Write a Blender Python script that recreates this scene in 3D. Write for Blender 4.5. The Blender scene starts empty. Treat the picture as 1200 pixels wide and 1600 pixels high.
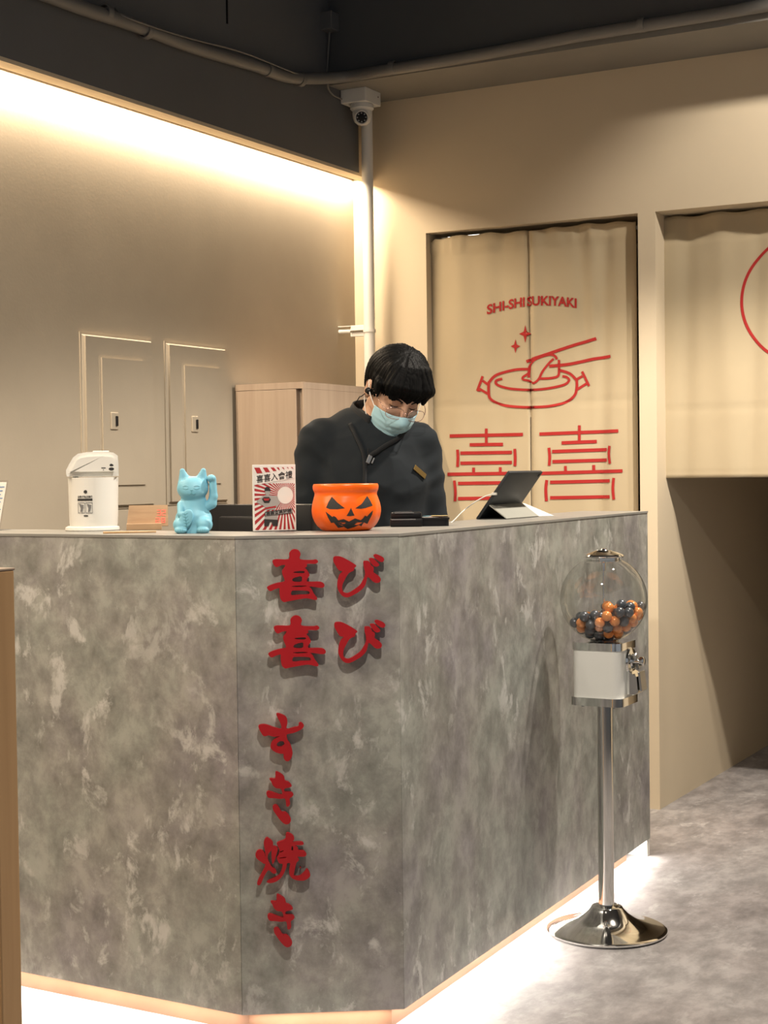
import bpy, bmesh, math, random
import numpy as np
from mathutils import Vector, Matrix, Euler
from mathutils.geometry import tessellate_polygon
from mathutils.bvhtree import BVHTree
from mathutils import noise as mnoise

SC = bpy.context.scene
COL = SC.collection
random.seed(7)

# ------------------------------------------------------------------ camera
F_PX = 2459.5
PITCH, ROLL, YAW = -0.0253778, 0.0127308, -0.5003340
CAM_Z = 1.257
def cam_axes():
    cp, sp, cy, sy = math.cos(PITCH), math.sin(PITCH), math.cos(YAW), math.sin(YAW)
    cr, sr = math.cos(ROLL), math.sin(ROLL)
    fw = Vector((sy*cp, cy*cp, sp)); rt = Vector((cy, -sy, 0)); dn = fw.cross(rt)
    return cr*rt + sr*dn, -sr*rt + cr*dn, fw
RT, DN, FW = cam_axes()
CP = Vector((0, 0, CAM_Z))
cam_d = bpy.data.cameras.new('camera'); cam = bpy.data.objects.new('camera', cam_d); COL.objects.link(cam)
cam.matrix_world = Matrix(((RT.x, -DN.x, -FW.x, CP.x), (RT.y, -DN.y, -FW.y, CP.y), (RT.z, -DN.z, -FW.z, CP.z), (0, 0, 0, 1)))
cam_d.sensor_fit = 'VERTICAL'; cam_d.sensor_height = 36; cam_d.lens = F_PX/1600*36
cam_d.clip_start = 0.05; cam_d.clip_end = 60
SC.camera = cam

# ------------------------------------------------------------------ world, exposure, lamps
W = bpy.data.worlds.new('world'); SC.world = W; W.use_nodes = True
W.node_tree.nodes['Background'].inputs[0].default_value = (0.93, 0.96, 1.0, 1)
W.node_tree.nodes['Background'].inputs[1].default_value = 0.25
SC.view_settings.view_transform = 'Standard'; SC.view_settings.look = 'None'
SC.view_settings.gamma = 1; SC.view_settings.use_curve_mapping = False
SC.view_settings.exposure = 0.0
SC.cycles.sample_clamp_indirect = 4.0

def spot(name, loc, target, power, angle, blend=0.35, radius=0.04, col=(1, .89, .76)):
    d = bpy.data.lights.new(name, 'SPOT'); d.energy = power; d.spot_size = math.radians(angle); d.spot_blend = blend
    d.shadow_soft_size = radius; d.color = col
    o = bpy.data.objects.new(name, d); COL.objects.link(o); o.location = loc
    o.rotation_euler = (Vector(target)-Vector(loc)).to_track_quat('-Z', 'Y').to_euler(); return o
def strip_light(name, a, b, direction, width, power, col, spread=180):
    a, b = Vector(a), Vector(b); d = bpy.data.lights.new(name, 'AREA'); d.shape = 'RECTANGLE'
    L = (b-a).length; d.size = L; d.size_y = width; d.energy = power; d.color = col; d.spread = math.radians(spread)
    o = bpy.data.objects.new(name, d); COL.objects.link(o)
    x = (b-a).normalized(); z = -Vector(direction).normalized(); z = (z - x*z.dot(x)).normalized(); y = z.cross(x)
    M = Matrix((x, y, z)).transposed().to_4x4(); M.translation = (a+b)/2; o.matrix_world = M
    return o
spot('spot_by_doorway', (-0.90, 4.42, 3.05), (-1.45, 4.30, 0.3), 360, 100, 0.35)
spot('spot_front', (-0.95, 1.95, 2.95), (-1.80, 3.3, 0.7), 185, 85, 0.6)
spot('spot_front_left', (-2.15, 1.75, 2.95), (-2.75, 3.6, 0.9), 24, 85, 0.8)
spot('spot_doorway_wall', (-0.62, 4.60, 3.05), (-1.15, 5.6, 1.9), 120, 78, 0.5)
WARM = (1.0, 0.80, 0.56)

# ------------------------------------------------------------------ pixel to point
def ray(x, y): return (RT*(x-600) + DN*(y-800) + FW*F_PX)
def onz(x, y, z): d = ray(x, y); return CP + d*((z-CAM_Z)/d.z)
def onX(x, y, X): d = ray(x, y); return CP + d*(X/d.x)
def onY(x, y, Y): d = ray(x, y); return CP + d*(Y/d.y)
def onplane(x, y, p, n): d = ray(x, y); return CP + d*((Vector(p)-CP).dot(n)/d.dot(n))
def fdepth(p): return (Vector(p)-CP).dot(FW)

# ------------------------------------------------------------------ materials
def lin(c):
    return tuple(((v/255)/12.92 if v/255 <= .04045 else ((v/255+.055)/1.055)**2.4) for v in c)
def newmat(name):
    m = bpy.data.materials.new(name); m.use_nodes = True; nt = m.node_tree
    return m, nt, nt.nodes['Principled BSDF']
def N(nt, t, **kw):
    n = nt.nodes.new(t)
    for k, v in kw.items():
        if k in n.inputs.keys(): n.inputs[k].default_value = v
        else: setattr(n, k, v)
    return n
def ramp(nt, src, stops):
    r = nt.nodes.new('ShaderNodeValToRGB'); e = r.color_ramp.elements
    while len(e) > 1: e.remove(e[-1])
    e[0].position = stops[0][0]; e[0].color = (*stops[0][1], 1)
    for p, c in stops[1:]: x = e.new(p); x.color = (*c, 1)
    nt.links.new(src, r.inputs[0]); return r
def mapping(nt, scale=(1, 1, 1), coord='Object'):
    tc = nt.nodes.new('ShaderNodeTexCoord'); mp = nt.nodes.new('ShaderNodeMapping'); mp.inputs['Scale'].default_value = scale
    nt.links.new(tc.outputs[coord], mp.inputs[0]); return mp.outputs[0]
def mat(name, col, rough=.5, metal=0, var=.06, vs=6, bump=0, bs=60, spec=.5, coat=0, emit=None, es=0, sheen=0):
    """plain surface: colour with a little noise variation and optional fine relief"""
    m, nt, b = newmat(name); v = mapping(nt)
    n = N(nt, 'ShaderNodeTexNoise', Scale=vs, Detail=4.0); nt.links.new(v, n.inputs['Vector'])
    lo = tuple(max(0, c*(1-var)) for c in col); hi = tuple(min(1, c*(1+var)) for c in col)
    r = ramp(nt, n.outputs[0], [(.3, lo), (.7, hi)]); nt.links.new(r.outputs[0], b.inputs['Base Color'])
    b.inputs['Roughness'].default_value = rough; b.inputs['Metallic'].default_value = metal
    b.inputs['Specular IOR Level'].default_value = spec; b.inputs['Coat Weight'].default_value = coat
    if sheen: b.inputs['Sheen Weight'].default_value = sheen
    if emit: b.inputs['Emission Color'].default_value = (*emit, 1); b.inputs['Emission Strength'].default_value = es
    if bump:
        n2 = N(nt, 'ShaderNodeTexNoise', Scale=bs, Detail=3.0); nt.links.new(v, n2.inputs['Vector'])
        bp = N(nt, 'ShaderNodeBump', Strength=bump, Distance=.002); nt.links.new(n2.outputs[0], bp.inputs['Height']); nt.links.new(bp.outputs[0], b.inputs['Normal'])
    return m
def concrete(name, base, warm, green, fleck, zs=1.0, fleck_amt=.62, rough=.42, scale=1.0, purple=None, ys=1.0):
    m, nt, b = newmat(name); v = mapping(nt, (scale, scale*ys, zs*scale))
    L = nt.links.new
    n0 = N(nt, 'ShaderNodeTexNoise', Scale=2.4, Detail=6.0, Roughness=.6); L(v, n0.inputs['Vector'])
    r0 = ramp(nt, n0.outputs[0], [(.28, warm), (.47, base), (.60, green), (.78, base)])
    n1 = N(nt, 'ShaderNodeTexNoise', Scale=8.5, Detail=9.0, Roughness=.68, Distortion=.15); L(v, n1.inputs['Vector'])
    r1 = ramp(nt, n1.outputs[0], [(.34, (.62, .62, .62)), (.46, (.86, .86, .86)), (.52, (1.0, 1.0, 1.0)), (.60, (1.22, 1.22, 1.22)), (.68, (1.3, 1.3, 1.3))])
    mx = N(nt, 'ShaderNodeMix', data_type='RGBA', blend_type='MULTIPLY'); mx.inputs[0].default_value = .95
    L(r0.outputs[0], mx.inputs[6]); L(r1.outputs[0], mx.inputs[7])
    # brushed pale flecks
    v2 = mapping(nt, (scale*9.5, scale*9.5*ys, scale*7.5*zs))
    n2 = N(nt, 'ShaderNodeTexNoise', Scale=1.0, Detail=8.0, Roughness=.66, Distortion=.35); L(v2, n2.inputs['Vector'])
    r2 = ramp(nt, n2.outputs[0], [(fleck_amt-.035, (0, 0, 0)), (fleck_amt+.05, (.75, .75, .75))])
    n3 = N(nt, 'ShaderNodeTexNoise', Scale=1.7, Detail=2.0); L(v, n3.inputs['Vector'])
    r3 = ramp(nt, n3.outputs[0], [(.40, (0.15, 0.15, 0.15)), (.56, (1, 1, 1))])
    mu = N(nt, 'ShaderNodeMath', operation='MULTIPLY'); L(r2.outputs[0], mu.inputs[0]); L(r3.outputs[0], mu.inputs[1])
    mf = N(nt, 'ShaderNodeMix', data_type='RGBA'); L(mu.outputs[0], mf.inputs[0]); L(mx.outputs[2], mf.inputs[6]); mf.inputs[7].default_value = (*fleck, 1)
    L(mf.outputs[2], b.inputs['Base Color'])
    b.inputs['Roughness'].default_value = rough
    n4 = N(nt, 'ShaderNodeTexNoise', Scale=90.0, Detail=3.0); L(v, n4.inputs['Vector'])
    bp = N(nt, 'ShaderNodeBump', Strength=.12, Distance=.001); L(n4.outputs[0], bp.inputs['Height']); L(bp.outputs[0], b.inputs['Normal'])
    return m
def wood(name, c1, c2, scale=(30, 30, 1.2), rough=.5):
    m, nt, b = newmat(name); v = mapping(nt, scale)
    n = N(nt, 'ShaderNodeTexNoise', Scale=1.0, Detail=6.0, Roughness=.6, Distortion=.4); nt.links.new(v, n.inputs['Vector'])
    r = ramp(nt, n.outputs[0], [(.3, c1), (.7, c2)]); nt.links.new(r.outputs[0], b.inputs['Base Color'])
    b.inputs['Roughness'].default_value = rough
    bp = N(nt, 'ShaderNodeBump', Strength=.1, Distance=.001); nt.links.new(n.outputs[0], bp.inputs['Height']); nt.links.new(bp.outputs[0], b.inputs['Normal'])
    return m
def clear(name, tint=(.97, .98, .98), rough=.03, edge=.9, base=.035, power=4.0):
    """thin clear plastic or glass wall: see-through, with reflections that grow towards grazing angles"""
    m = bpy.data.materials.new(name); m.use_nodes = True; nt = m.node_tree; nt.nodes.remove(nt.nodes['Principled BSDF'])
    out = nt.nodes['Material Output']; t = N(nt, 'ShaderNodeBsdfTransparent'); t.inputs[0].default_value = (*tint, 1)
    g = N(nt, 'ShaderNodeBsdfGlossy', Roughness=rough); lw = N(nt, 'ShaderNodeLayerWeight', Blend=.5)
    pw = N(nt, 'ShaderNodeMath', operation='POWER'); pw.inputs[1].default_value = power; nt.links.new(lw.outputs['Facing'], pw.inputs[0])
    ad = N(nt, 'ShaderNodeMath', operation='MULTIPLY_ADD'); ad.inputs[1].default_value = edge-base; ad.inputs[2].default_value = base; nt.links.new(pw.outputs[0], ad.inputs[0])
    mx = nt.nodes.new('ShaderNodeMixShader'); nt.links.new(ad.outputs[0], mx.inputs[0]); nt.links.new(t.outputs[0], mx.inputs[1]); nt.links.new(g.outputs[0], mx.inputs[2])
    nt.links.new(mx.outputs[0], out.inputs[0]); return m
def fabric(name, col, col2, weave=900, rough=.9, sheen=.2, strength=.15):
    m, nt, b = newmat(name); v = mapping(nt)
    n = N(nt, 'ShaderNodeTexNoise', Scale=3.0, Detail=5.0); nt.links.new(v, n.inputs['Vector'])
    r = ramp(nt, n.outputs[0], [(.3, col), (.7, col2)]); nt.links.new(r.outputs[0], b.inputs['Base Color'])
    n2 = N(nt, 'ShaderNodeTexNoise', Scale=weave, Detail=2.0); nt.links.new(v, n2.inputs['Vector'])
    bp = N(nt, 'ShaderNodeBump', Strength=strength, Distance=.001); nt.links.new(n2.outputs[0], bp.inputs['Height']); nt.links.new(bp.outputs[0], b.inputs['Normal'])
    b.inputs['Roughness'].default_value = rough; b.inputs['Sheen Weight'].default_value = sheen
    return m

M = {}
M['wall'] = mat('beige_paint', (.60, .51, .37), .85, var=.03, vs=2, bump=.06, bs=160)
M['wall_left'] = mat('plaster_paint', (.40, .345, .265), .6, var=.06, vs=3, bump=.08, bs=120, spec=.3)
M['dark'] = mat('charcoal_paint', (.125, .127, .129), .8, var=.05, vs=3, bump=.2, bs=140)
M['darkblue'] = mat('slate_paint', (.085, .09, .095), .8, var=.05, vs=3)
M['soffit'] = mat('grey_soffit', (.20, .19, .17), .8, var=.04)
M['greypaint'] = mat('grey_painted_pipe', (.17, .165, .155), .5, var=.05)
M['counter'] = concrete('concrete_laminate', (.30, .295, .27), (.255, .238, .25), (.30, .312, .28), (.60, .60, .57), zs=.85, fleck_amt=.592, scale=1.55)
M['countertop'] = mat('grey_laminate_top', (.25, .245, .225), .4, var=.08, vs=8)
M['kick'] = mat('kick_panel', (.17, .085, .045), .5, var=.12, vs=9)
M['floor'] = concrete('vinyl_floor', (.27, .25, .245), (.21, .19, .185), (.29, .275, .27), (.46, .44, .43), fleck_amt=.60, rough=.5, scale=1.3, ys=.55)
M['cloth'] = fabric('beige_canvas', (.42, .345, .225), (.455, .375, .245))
M['redprint'] = mat('red_fabric_print', lin((160, 30, 28)), .85, var=.05)
M['redletter'] = mat('red_acrylic_letter', lin((166, 14, 26)), .45, var=.03)
M['white'] = mat('white_plastic', (.74, .73, .68), .35, var=.02)
M['whitepipe'] = mat('white_pvc', (.72, .71, .66), .35, var=.02)
M['white_shade'] = mat('white_enamel_box', (.86, .86, .80), .3, var=.02, coat=.3)
M['chrome'] = mat('chrome', (.82, .82, .80), .07, 1.0, var=.01)
M['steel'] = mat('dull_steel', (.5, .5, .49), .3, 1.0)
M['black'] = mat('black_plastic', (.008, .008, .009), .4, spec=.25)
M['blackmatte'] = mat('black_matte', (.014, .016, .018), .65)
M['woodcab'] = wood('pale_wood_laminate', (.33, .25, .185), (.40, .31, .23))
M['woodpost'] = wood('tan_wood', (.42, .25, .115), (.50, .31, .15), (40, 40, 1.5))
M['woodclock'] = wood('light_wood', (.42, .26, .14), (.56, .37, .21), (8, 8, 60))
M['cat'] = mat('pale_blue_plastic', lin((122, 186, 208)), .5, var=.02)
M['catdark'] = mat('blue_groove', lin((92, 158, 172)), .6, var=.02)
M['pumpkin'] = mat('orange_plastic', (.95, .135, .003), .32, var=.03)
M['pumpkin_in'] = mat('orange_inner', (.75, .16, .01), .5)
M['ballorange'] = mat('orange_pearl', (.90, .33, .09), .28, .15, var=.05, coat=.5)
M['balldark'] = mat('charcoal_pearl', (.11, .12, .14), .3, .45, var=.05, coat=.5)
M['glass'] = clear('clear_globe', (.94, .945, .93), .02, .80, .085, 3.5)
M['lens'] = clear('spectacle_lens', (.95, .93, .95), .05, .6, .05)
M['acrylic'] = clear('clear_acrylic', (.96, .96, .97), .05, .8, .05)
M['paper'] = mat('white_paper', (.80, .78, .72), .7, var=.02)
M['cardred'] = mat('card_red', lin((168, 40, 44)), .7, var=.03)
M['cardblack'] = mat('card_black', (.02, .02, .02), .7, var=.03)
M['cardgrey'] = mat('card_grey', (.36, .35, .33), .7, var=.05)
M['greyink'] = mat('grey_ink', (.16, .16, .16), .7)
M['blueink'] = mat('blue_ink', (.12, .25, .5), .7)
M['skin'] = mat('skin', (.50, .30, .20), .5, var=.05, vs=30, bump=.1, bs=500)
M['hair'] = None
M['coat'] = fabric('charcoal_cotton', (.010, .0135, .0165), (.016, .020, .024), weave=500, sheen=.03)
M['coat'].node_tree.nodes['Principled BSDF'].inputs['Specular IOR Level'].default_value = .2
M['coatdark'] = fabric('dark_cotton_trim', (.006, .007, .008), (.009, .010, .012), weave=500, sheen=.02)
M['maskblue'] = fabric('mask_paper', lin((158, 200, 212)), lin((172, 212, 222)), weave=400, sheen=.1)
M['gold'] = mat('brass_plate', (.20, .13, .04), .4, .6)
M['pinkwire'] = mat('rose_metal', (.75, .52, .46), .25, .9)
M['pink'] = clear('pink_acrylic', (.95, .45, .50), .1, .8, .12)
M['tabcase'] = mat('tablet_case_dark', (.014, .018, .023), .5)
M['greycover'] = mat('grey_cover', (.30, .30, .265), .6)
M['palecover'] = mat('pale_cover', (.66, .65, .60), .6)
M['led'] = mat('led_tube', (.9, .8, .7), .5, emit=(1, .85, .65), es=6)
M['reddigit'] = mat('red_digits', (.9, .1, .08), .5, emit=(1, .12, .08), es=.8)
M['tube'] = mat('backroom_glow_tube', (.9, .9, .9), .5, emit=(1, .92, .8), es=5)  # emission for the added glow over the split curtain
def hairmat():
    m, nt, b = newmat('black_hair'); v = mapping(nt, (240, 240, 14))
    n = N(nt, 'ShaderNodeTexNoise', Scale=1.0, Detail=3.0); nt.links.new(v, n.inputs['Vector'])
    r = ramp(nt, n.outputs[0], [(.3, (.002, .002, .002)), (.75, (.006, .006, .006))]); nt.links.new(r.outputs[0], b.inputs['Base Color'])
    bp = N(nt, 'ShaderNodeBump', Strength=.5, Distance=.002); nt.links.new(n.outputs[0], bp.inputs['Height']); nt.links.new(bp.outputs[0], b.inputs['Normal'])
    b.inputs['Roughness'].default_value = .55; b.inputs['Specular IOR Level'].default_value = .07; return m
M['hair'] = hairmat()

# ------------------------------------------------------------------ object helpers
def link(name, me, m, parent=None, smooth=None):
    o = bpy.data.objects.new(name, me); COL.objects.link(o)
    if m is not None:
        for x in (m if isinstance(m, (list, tuple)) else [m]): me.materials.append(x)
    if parent is not None: o.parent = parent
    if smooth is not None:
        me.polygons.foreach_set('use_smooth', [True]*len(me.polygons))
        if smooth < 180: me.set_sharp_from_angle(angle=math.radians(smooth))
    return o
def obj(name, bm, m, parent=None, smooth=None):
    me = bpy.data.meshes.new(name); bmesh.ops.recalc_face_normals(bm, faces=bm.faces) if smooth != 'raw' else None
    bm.to_mesh(me); bm.free(); return link(name, me, m, parent, None if smooth == 'raw' else smooth)
def tag(o, label, cat, group=None):
    o['label'] = label; o['category'] = cat
    if group: o['group'] = group
    return o
def thing(name, label, cat, loc=(0, 0, 0), rotz=0, group=None):
    o = bpy.data.objects.new(name, None); COL.objects.link(o); o.empty_display_size = .1
    o.location = loc; o.rotation_euler = (0, 0, rotz); return tag(o, label, cat, group)
def struct(o): o['kind'] = 'structure'; return o
def box(bm, x0, x1, y0, y1, z0, z1, bev=0, seg=2):
    t = bmesh.new(); vs = bmesh.ops.create_cube(t, size=1)['verts']
    for v in vs: v.co = Vector(((x0+x1)/2+v.co.x*(x1-x0), (y0+y1)/2+v.co.y*(y1-y0), (z0+z1)/2+v.co.z*(z1-z0)))
    if bev: bmesh.ops.bevel(t, geom=t.edges[:], offset=bev, segments=seg, affect='EDGES', profile=.5)
    join(bm, t); return bm
def join(bm, t, Mx=None):
    if Mx is not None: t.transform(Mx)
    me = bpy.data.meshes.new('tmp'); t.to_mesh(me); t.free(); bm.from_mesh(me); bpy.data.meshes.remove(me)
def boxbm(*a, **k): return box(bmesh.new(), *a, **k)
def lathe(bm, prof, n=48, Mx=None, lobes=None):
    t = bmesh.new(); rings = []
    for r, z in prof:
        if r < 1e-6: rings.append([t.verts.new((0, 0, z))])
        else:
            ring = []
            for i in range(n):
                a = 2*math.pi*i/n; rr = r*(lobes(a, z) if lobes else 1); ring.append(t.verts.new((rr*math.cos(a), rr*math.sin(a), z)))
            rings.append(ring)
    for a, b in zip(rings, rings[1:]):
        for i in range(n):
            j = (i+1) % n
            if len(a) == 1 and len(b) == 1: continue
            if len(a) == 1: t.faces.new((a[0], b[i], b[j]))
            elif len(b) == 1: t.faces.new((a[i], a[j], b[0]))
            else: t.faces.new((a[i], a[j], b[j], b[i]))
    join(bm, t, Mx); return bm
def lathebm(prof, n=48, Mx=None, lobes=None): return lathe(bmesh.new(), prof, n, Mx, lobes)
def smoothpts(pts, n=6, closed=False):
    P = [Vector(p) for p in pts]; out = []; L = len(P)
    rng = L if closed else L-1
    for i in range(rng):
        p0 = P[(i-1) % L] if closed or i > 0 else P[0]; p1 = P[i]; p2 = P[(i+1) % L]; p3 = P[(i+2) % L] if closed or i+2 < L else P[-1]
        for k in range(n):
            t = k/n; out.append(.5*((2*p1)+(p2-p0)*t+(2*p0-5*p1+4*p2-p3)*t*t+(3*p1-p0-3*p2+p3)*t**3))
    if not closed: out.append(P[-1])
    return out
def tube(bm, pts, r, n=10, closed=False, cap=True):
    t = bmesh.new(); P = [Vector(p) for p in pts]; L = len(P); rings = []; up = None
    for i in range(L):
        a = P[(i-1) % L] if closed or i > 0 else P[0]; b = P[(i+1) % L] if closed or i < L-1 else P[-1]
        d = (b-a).normalized()
        if up is None: up = d.orthogonal().normalized()
        up = (up - d*up.dot(d)).normalized(); s = d.cross(up); rr = r[i] if isinstance(r, (list, tuple)) else r
        rings.append([t.verts.new(P[i]+(up*math.cos(2*math.pi*k/n)+s*math.sin(2*math.pi*k/n))*rr) for k in range(n)])
    for i in range(L if closed else L-1):
        a, b = rings[i], rings[(i+1) % L]
        off = 0
        if closed and i == L-1:
            off = min(range(n), key=lambda q: (a[0].co-b[q].co).length)
        for k in range(n): t.faces.new((a[k], a[(k+1) % n], b[(k+1+off) % n], b[(k+off) % n]))
    if cap and not closed: t.faces.new(rings[0][::-1]); t.faces.new(rings[-1])
    join(bm, t); return bm
def tubebm(*a, **k): return tube(bmesh.new(), *a, **k)
def prism(bm, pts, z0, z1, Mx=None):
    t = bmesh.new(); lo = [t.verts.new((p[0], p[1], z0)) for p in pts]; hi = [t.verts.new((p[0], p[1], z1)) for p in pts]
    n = len(pts); t.faces.new(lo[::-1]); t.faces.new(hi)
    for i in range(n): t.faces.new((lo[i], lo[(i+1) % n], hi[(i+1) % n], hi[i]))
    join(bm, t, Mx); return bm
def prismbm(*a, **k): return prism(bmesh.new(), *a, **k)
def solid_quad(bm, q, thick):
    """a slab: quad given by four 3D corners, thickness along its normal"""
    q = [Vector(p) for p in q]; n = (q[1]-q[0]).cross(q[3]-q[0]).normalized()*thick
    t = bmesh.new(); a = [t.verts.new(p) for p in q]; b = [t.verts.new(p+n) for p in q]; t.faces.new(a[::-1]); t.faces.new(b)
    for i in range(4): t.faces.new((a[i], a[(i+1) % 4], b[(i+1) % 4], b[i]))
    join(bm, t); return bm
def circle(cx, cy, r, n=24, a0=0, a1=360, ry=None):
    ry = ry or r
    return [(cx+r*math.cos(math.radians(a0+(a1-a0)*i/n)), cy+ry*math.sin(math.radians(a0+(a1-a0)*i/n))) for i in range(n if a1-a0 == 360 else n+1)]
def strokepoly(pts, w, smooth=True):
    """2D thick polyline as a polygon"""
    P = smoothpts([(p[0], p[1], 0) for p in pts], 6) if smooth and len(pts) > 2 else [Vector((p[0], p[1], 0)) for p in pts]
    l, r = [], []
    for i in range(len(P)):
        a = P[max(0, i-1)]; b = P[min(len(P)-1, i+1)]; d = (b-a).normalized(); nn = Vector((-d.y, d.x, 0))*w/2
        l.append(P[i]+nn); r.append(P[i]-nn)
    return [(v.x, v.y) for v in l+r[::-1]]
def tris2d(loops, level=0):
    L3 = [[Vector((p[0], p[1], 0)) for p in lp] for lp in loops]; flat = [v for lp in L3 for v in lp]
    T = [[flat[i] for i in t] for t in tessellate_polygon(L3)]
    for _ in range(level):
        T2 = []
        for a, b, c in T:
            ab, bc, ca = (a+b)/2, (b+c)/2, (c+a)/2; T2 += [[a, ab, ca], [ab, b, bc], [ca, bc, c], [ab, bc, ca]]
        T = T2
    return T
def decal(bm, loops, fn, level=0, mi=0):
    """flat print: polygons in 2D laid on a surface by fn(x, y)->point"""
    for t in (splitlong(tris2d(loops), level) if isinstance(level, float) else tris2d(loops, level)):
        try:
            f = bm.faces.new([bm.verts.new(fn(v.x, v.y)) for v in t]); f.material_index = mi
        except ValueError: pass
def extrude_glyph(bm, loops, p_fn, nrm, z0, z1):
    """loops in 2D, p_fn to plane, extruded along nrm from z0 to z1 with a small chamfer"""
    T = tris2d(loops)
    t = bmesh.new(); nrm = Vector(nrm)
    for tri in T:
        t.faces.new([t.verts.new(p_fn(v.x, v.y)+nrm*z1) for v in tri]); t.faces.new([t.verts.new(p_fn(v.x, v.y)+nrm*z0) for v in tri])
    for lp in loops:
        n = len(lp)
        for i in range(n):
            a, b = lp[i], lp[(i+1) % n]; A, B = p_fn(*a), p_fn(*b)
            t.faces.new([t.verts.new(A+nrm*z0), t.verts.new(B+nrm*z0), t.verts.new(B+nrm*z1), t.verts.new(A+nrm*z1)])
    bmesh.ops.remove_doubles(t, verts=t.verts, dist=1e-5); join(bm, t)
def textmesh(s, size=1.0, bold=0.0, align='CENTER'):
    """triangles of a text as list of 2D tri lists, made with the built-in font"""
    c = bpy.data.curves.new('t', 'FONT'); c.body = s; c.size = size; c.align_x = align; c.offset = bold; c.resolution_u = 3
    o = bpy.data.objects.new('t', c); COL.objects.link(o)
    dg = bpy.context.evaluated_depsgraph_get(); me = bpy.data.meshes.new_from_object(o.evaluated_get(dg))
    me.calc_loop_triangles(); T = [[me.vertices[i].co.copy() for i in t.vertices] for t in me.loop_triangles]
    bpy.data.objects.remove(o); bpy.data.curves.remove(c); bpy.data.meshes.remove(me); return T
def add_tris(bm, T, fn, mi=0):
    for t in T:
        f = bm.faces.new([bm.verts.new(fn(v.x, v.y)) for v in t]); f.material_index = mi
def splitlong(T, mx):
    out = []; stack = list(T)
    while stack:
        a, b, c = stack.pop(); e = [(b-a).length, (c-b).length, (a-c).length]; k = e.index(max(e))
        if e[k] <= mx: out.append([a, b, c]); continue
        if k == 1: a, b, c = b, c, a
        elif k == 2: a, b, c = c, a, b
        m_ = (a+b)/2; stack += [[a, m_, c], [m_, b, c]]
    return out

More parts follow.
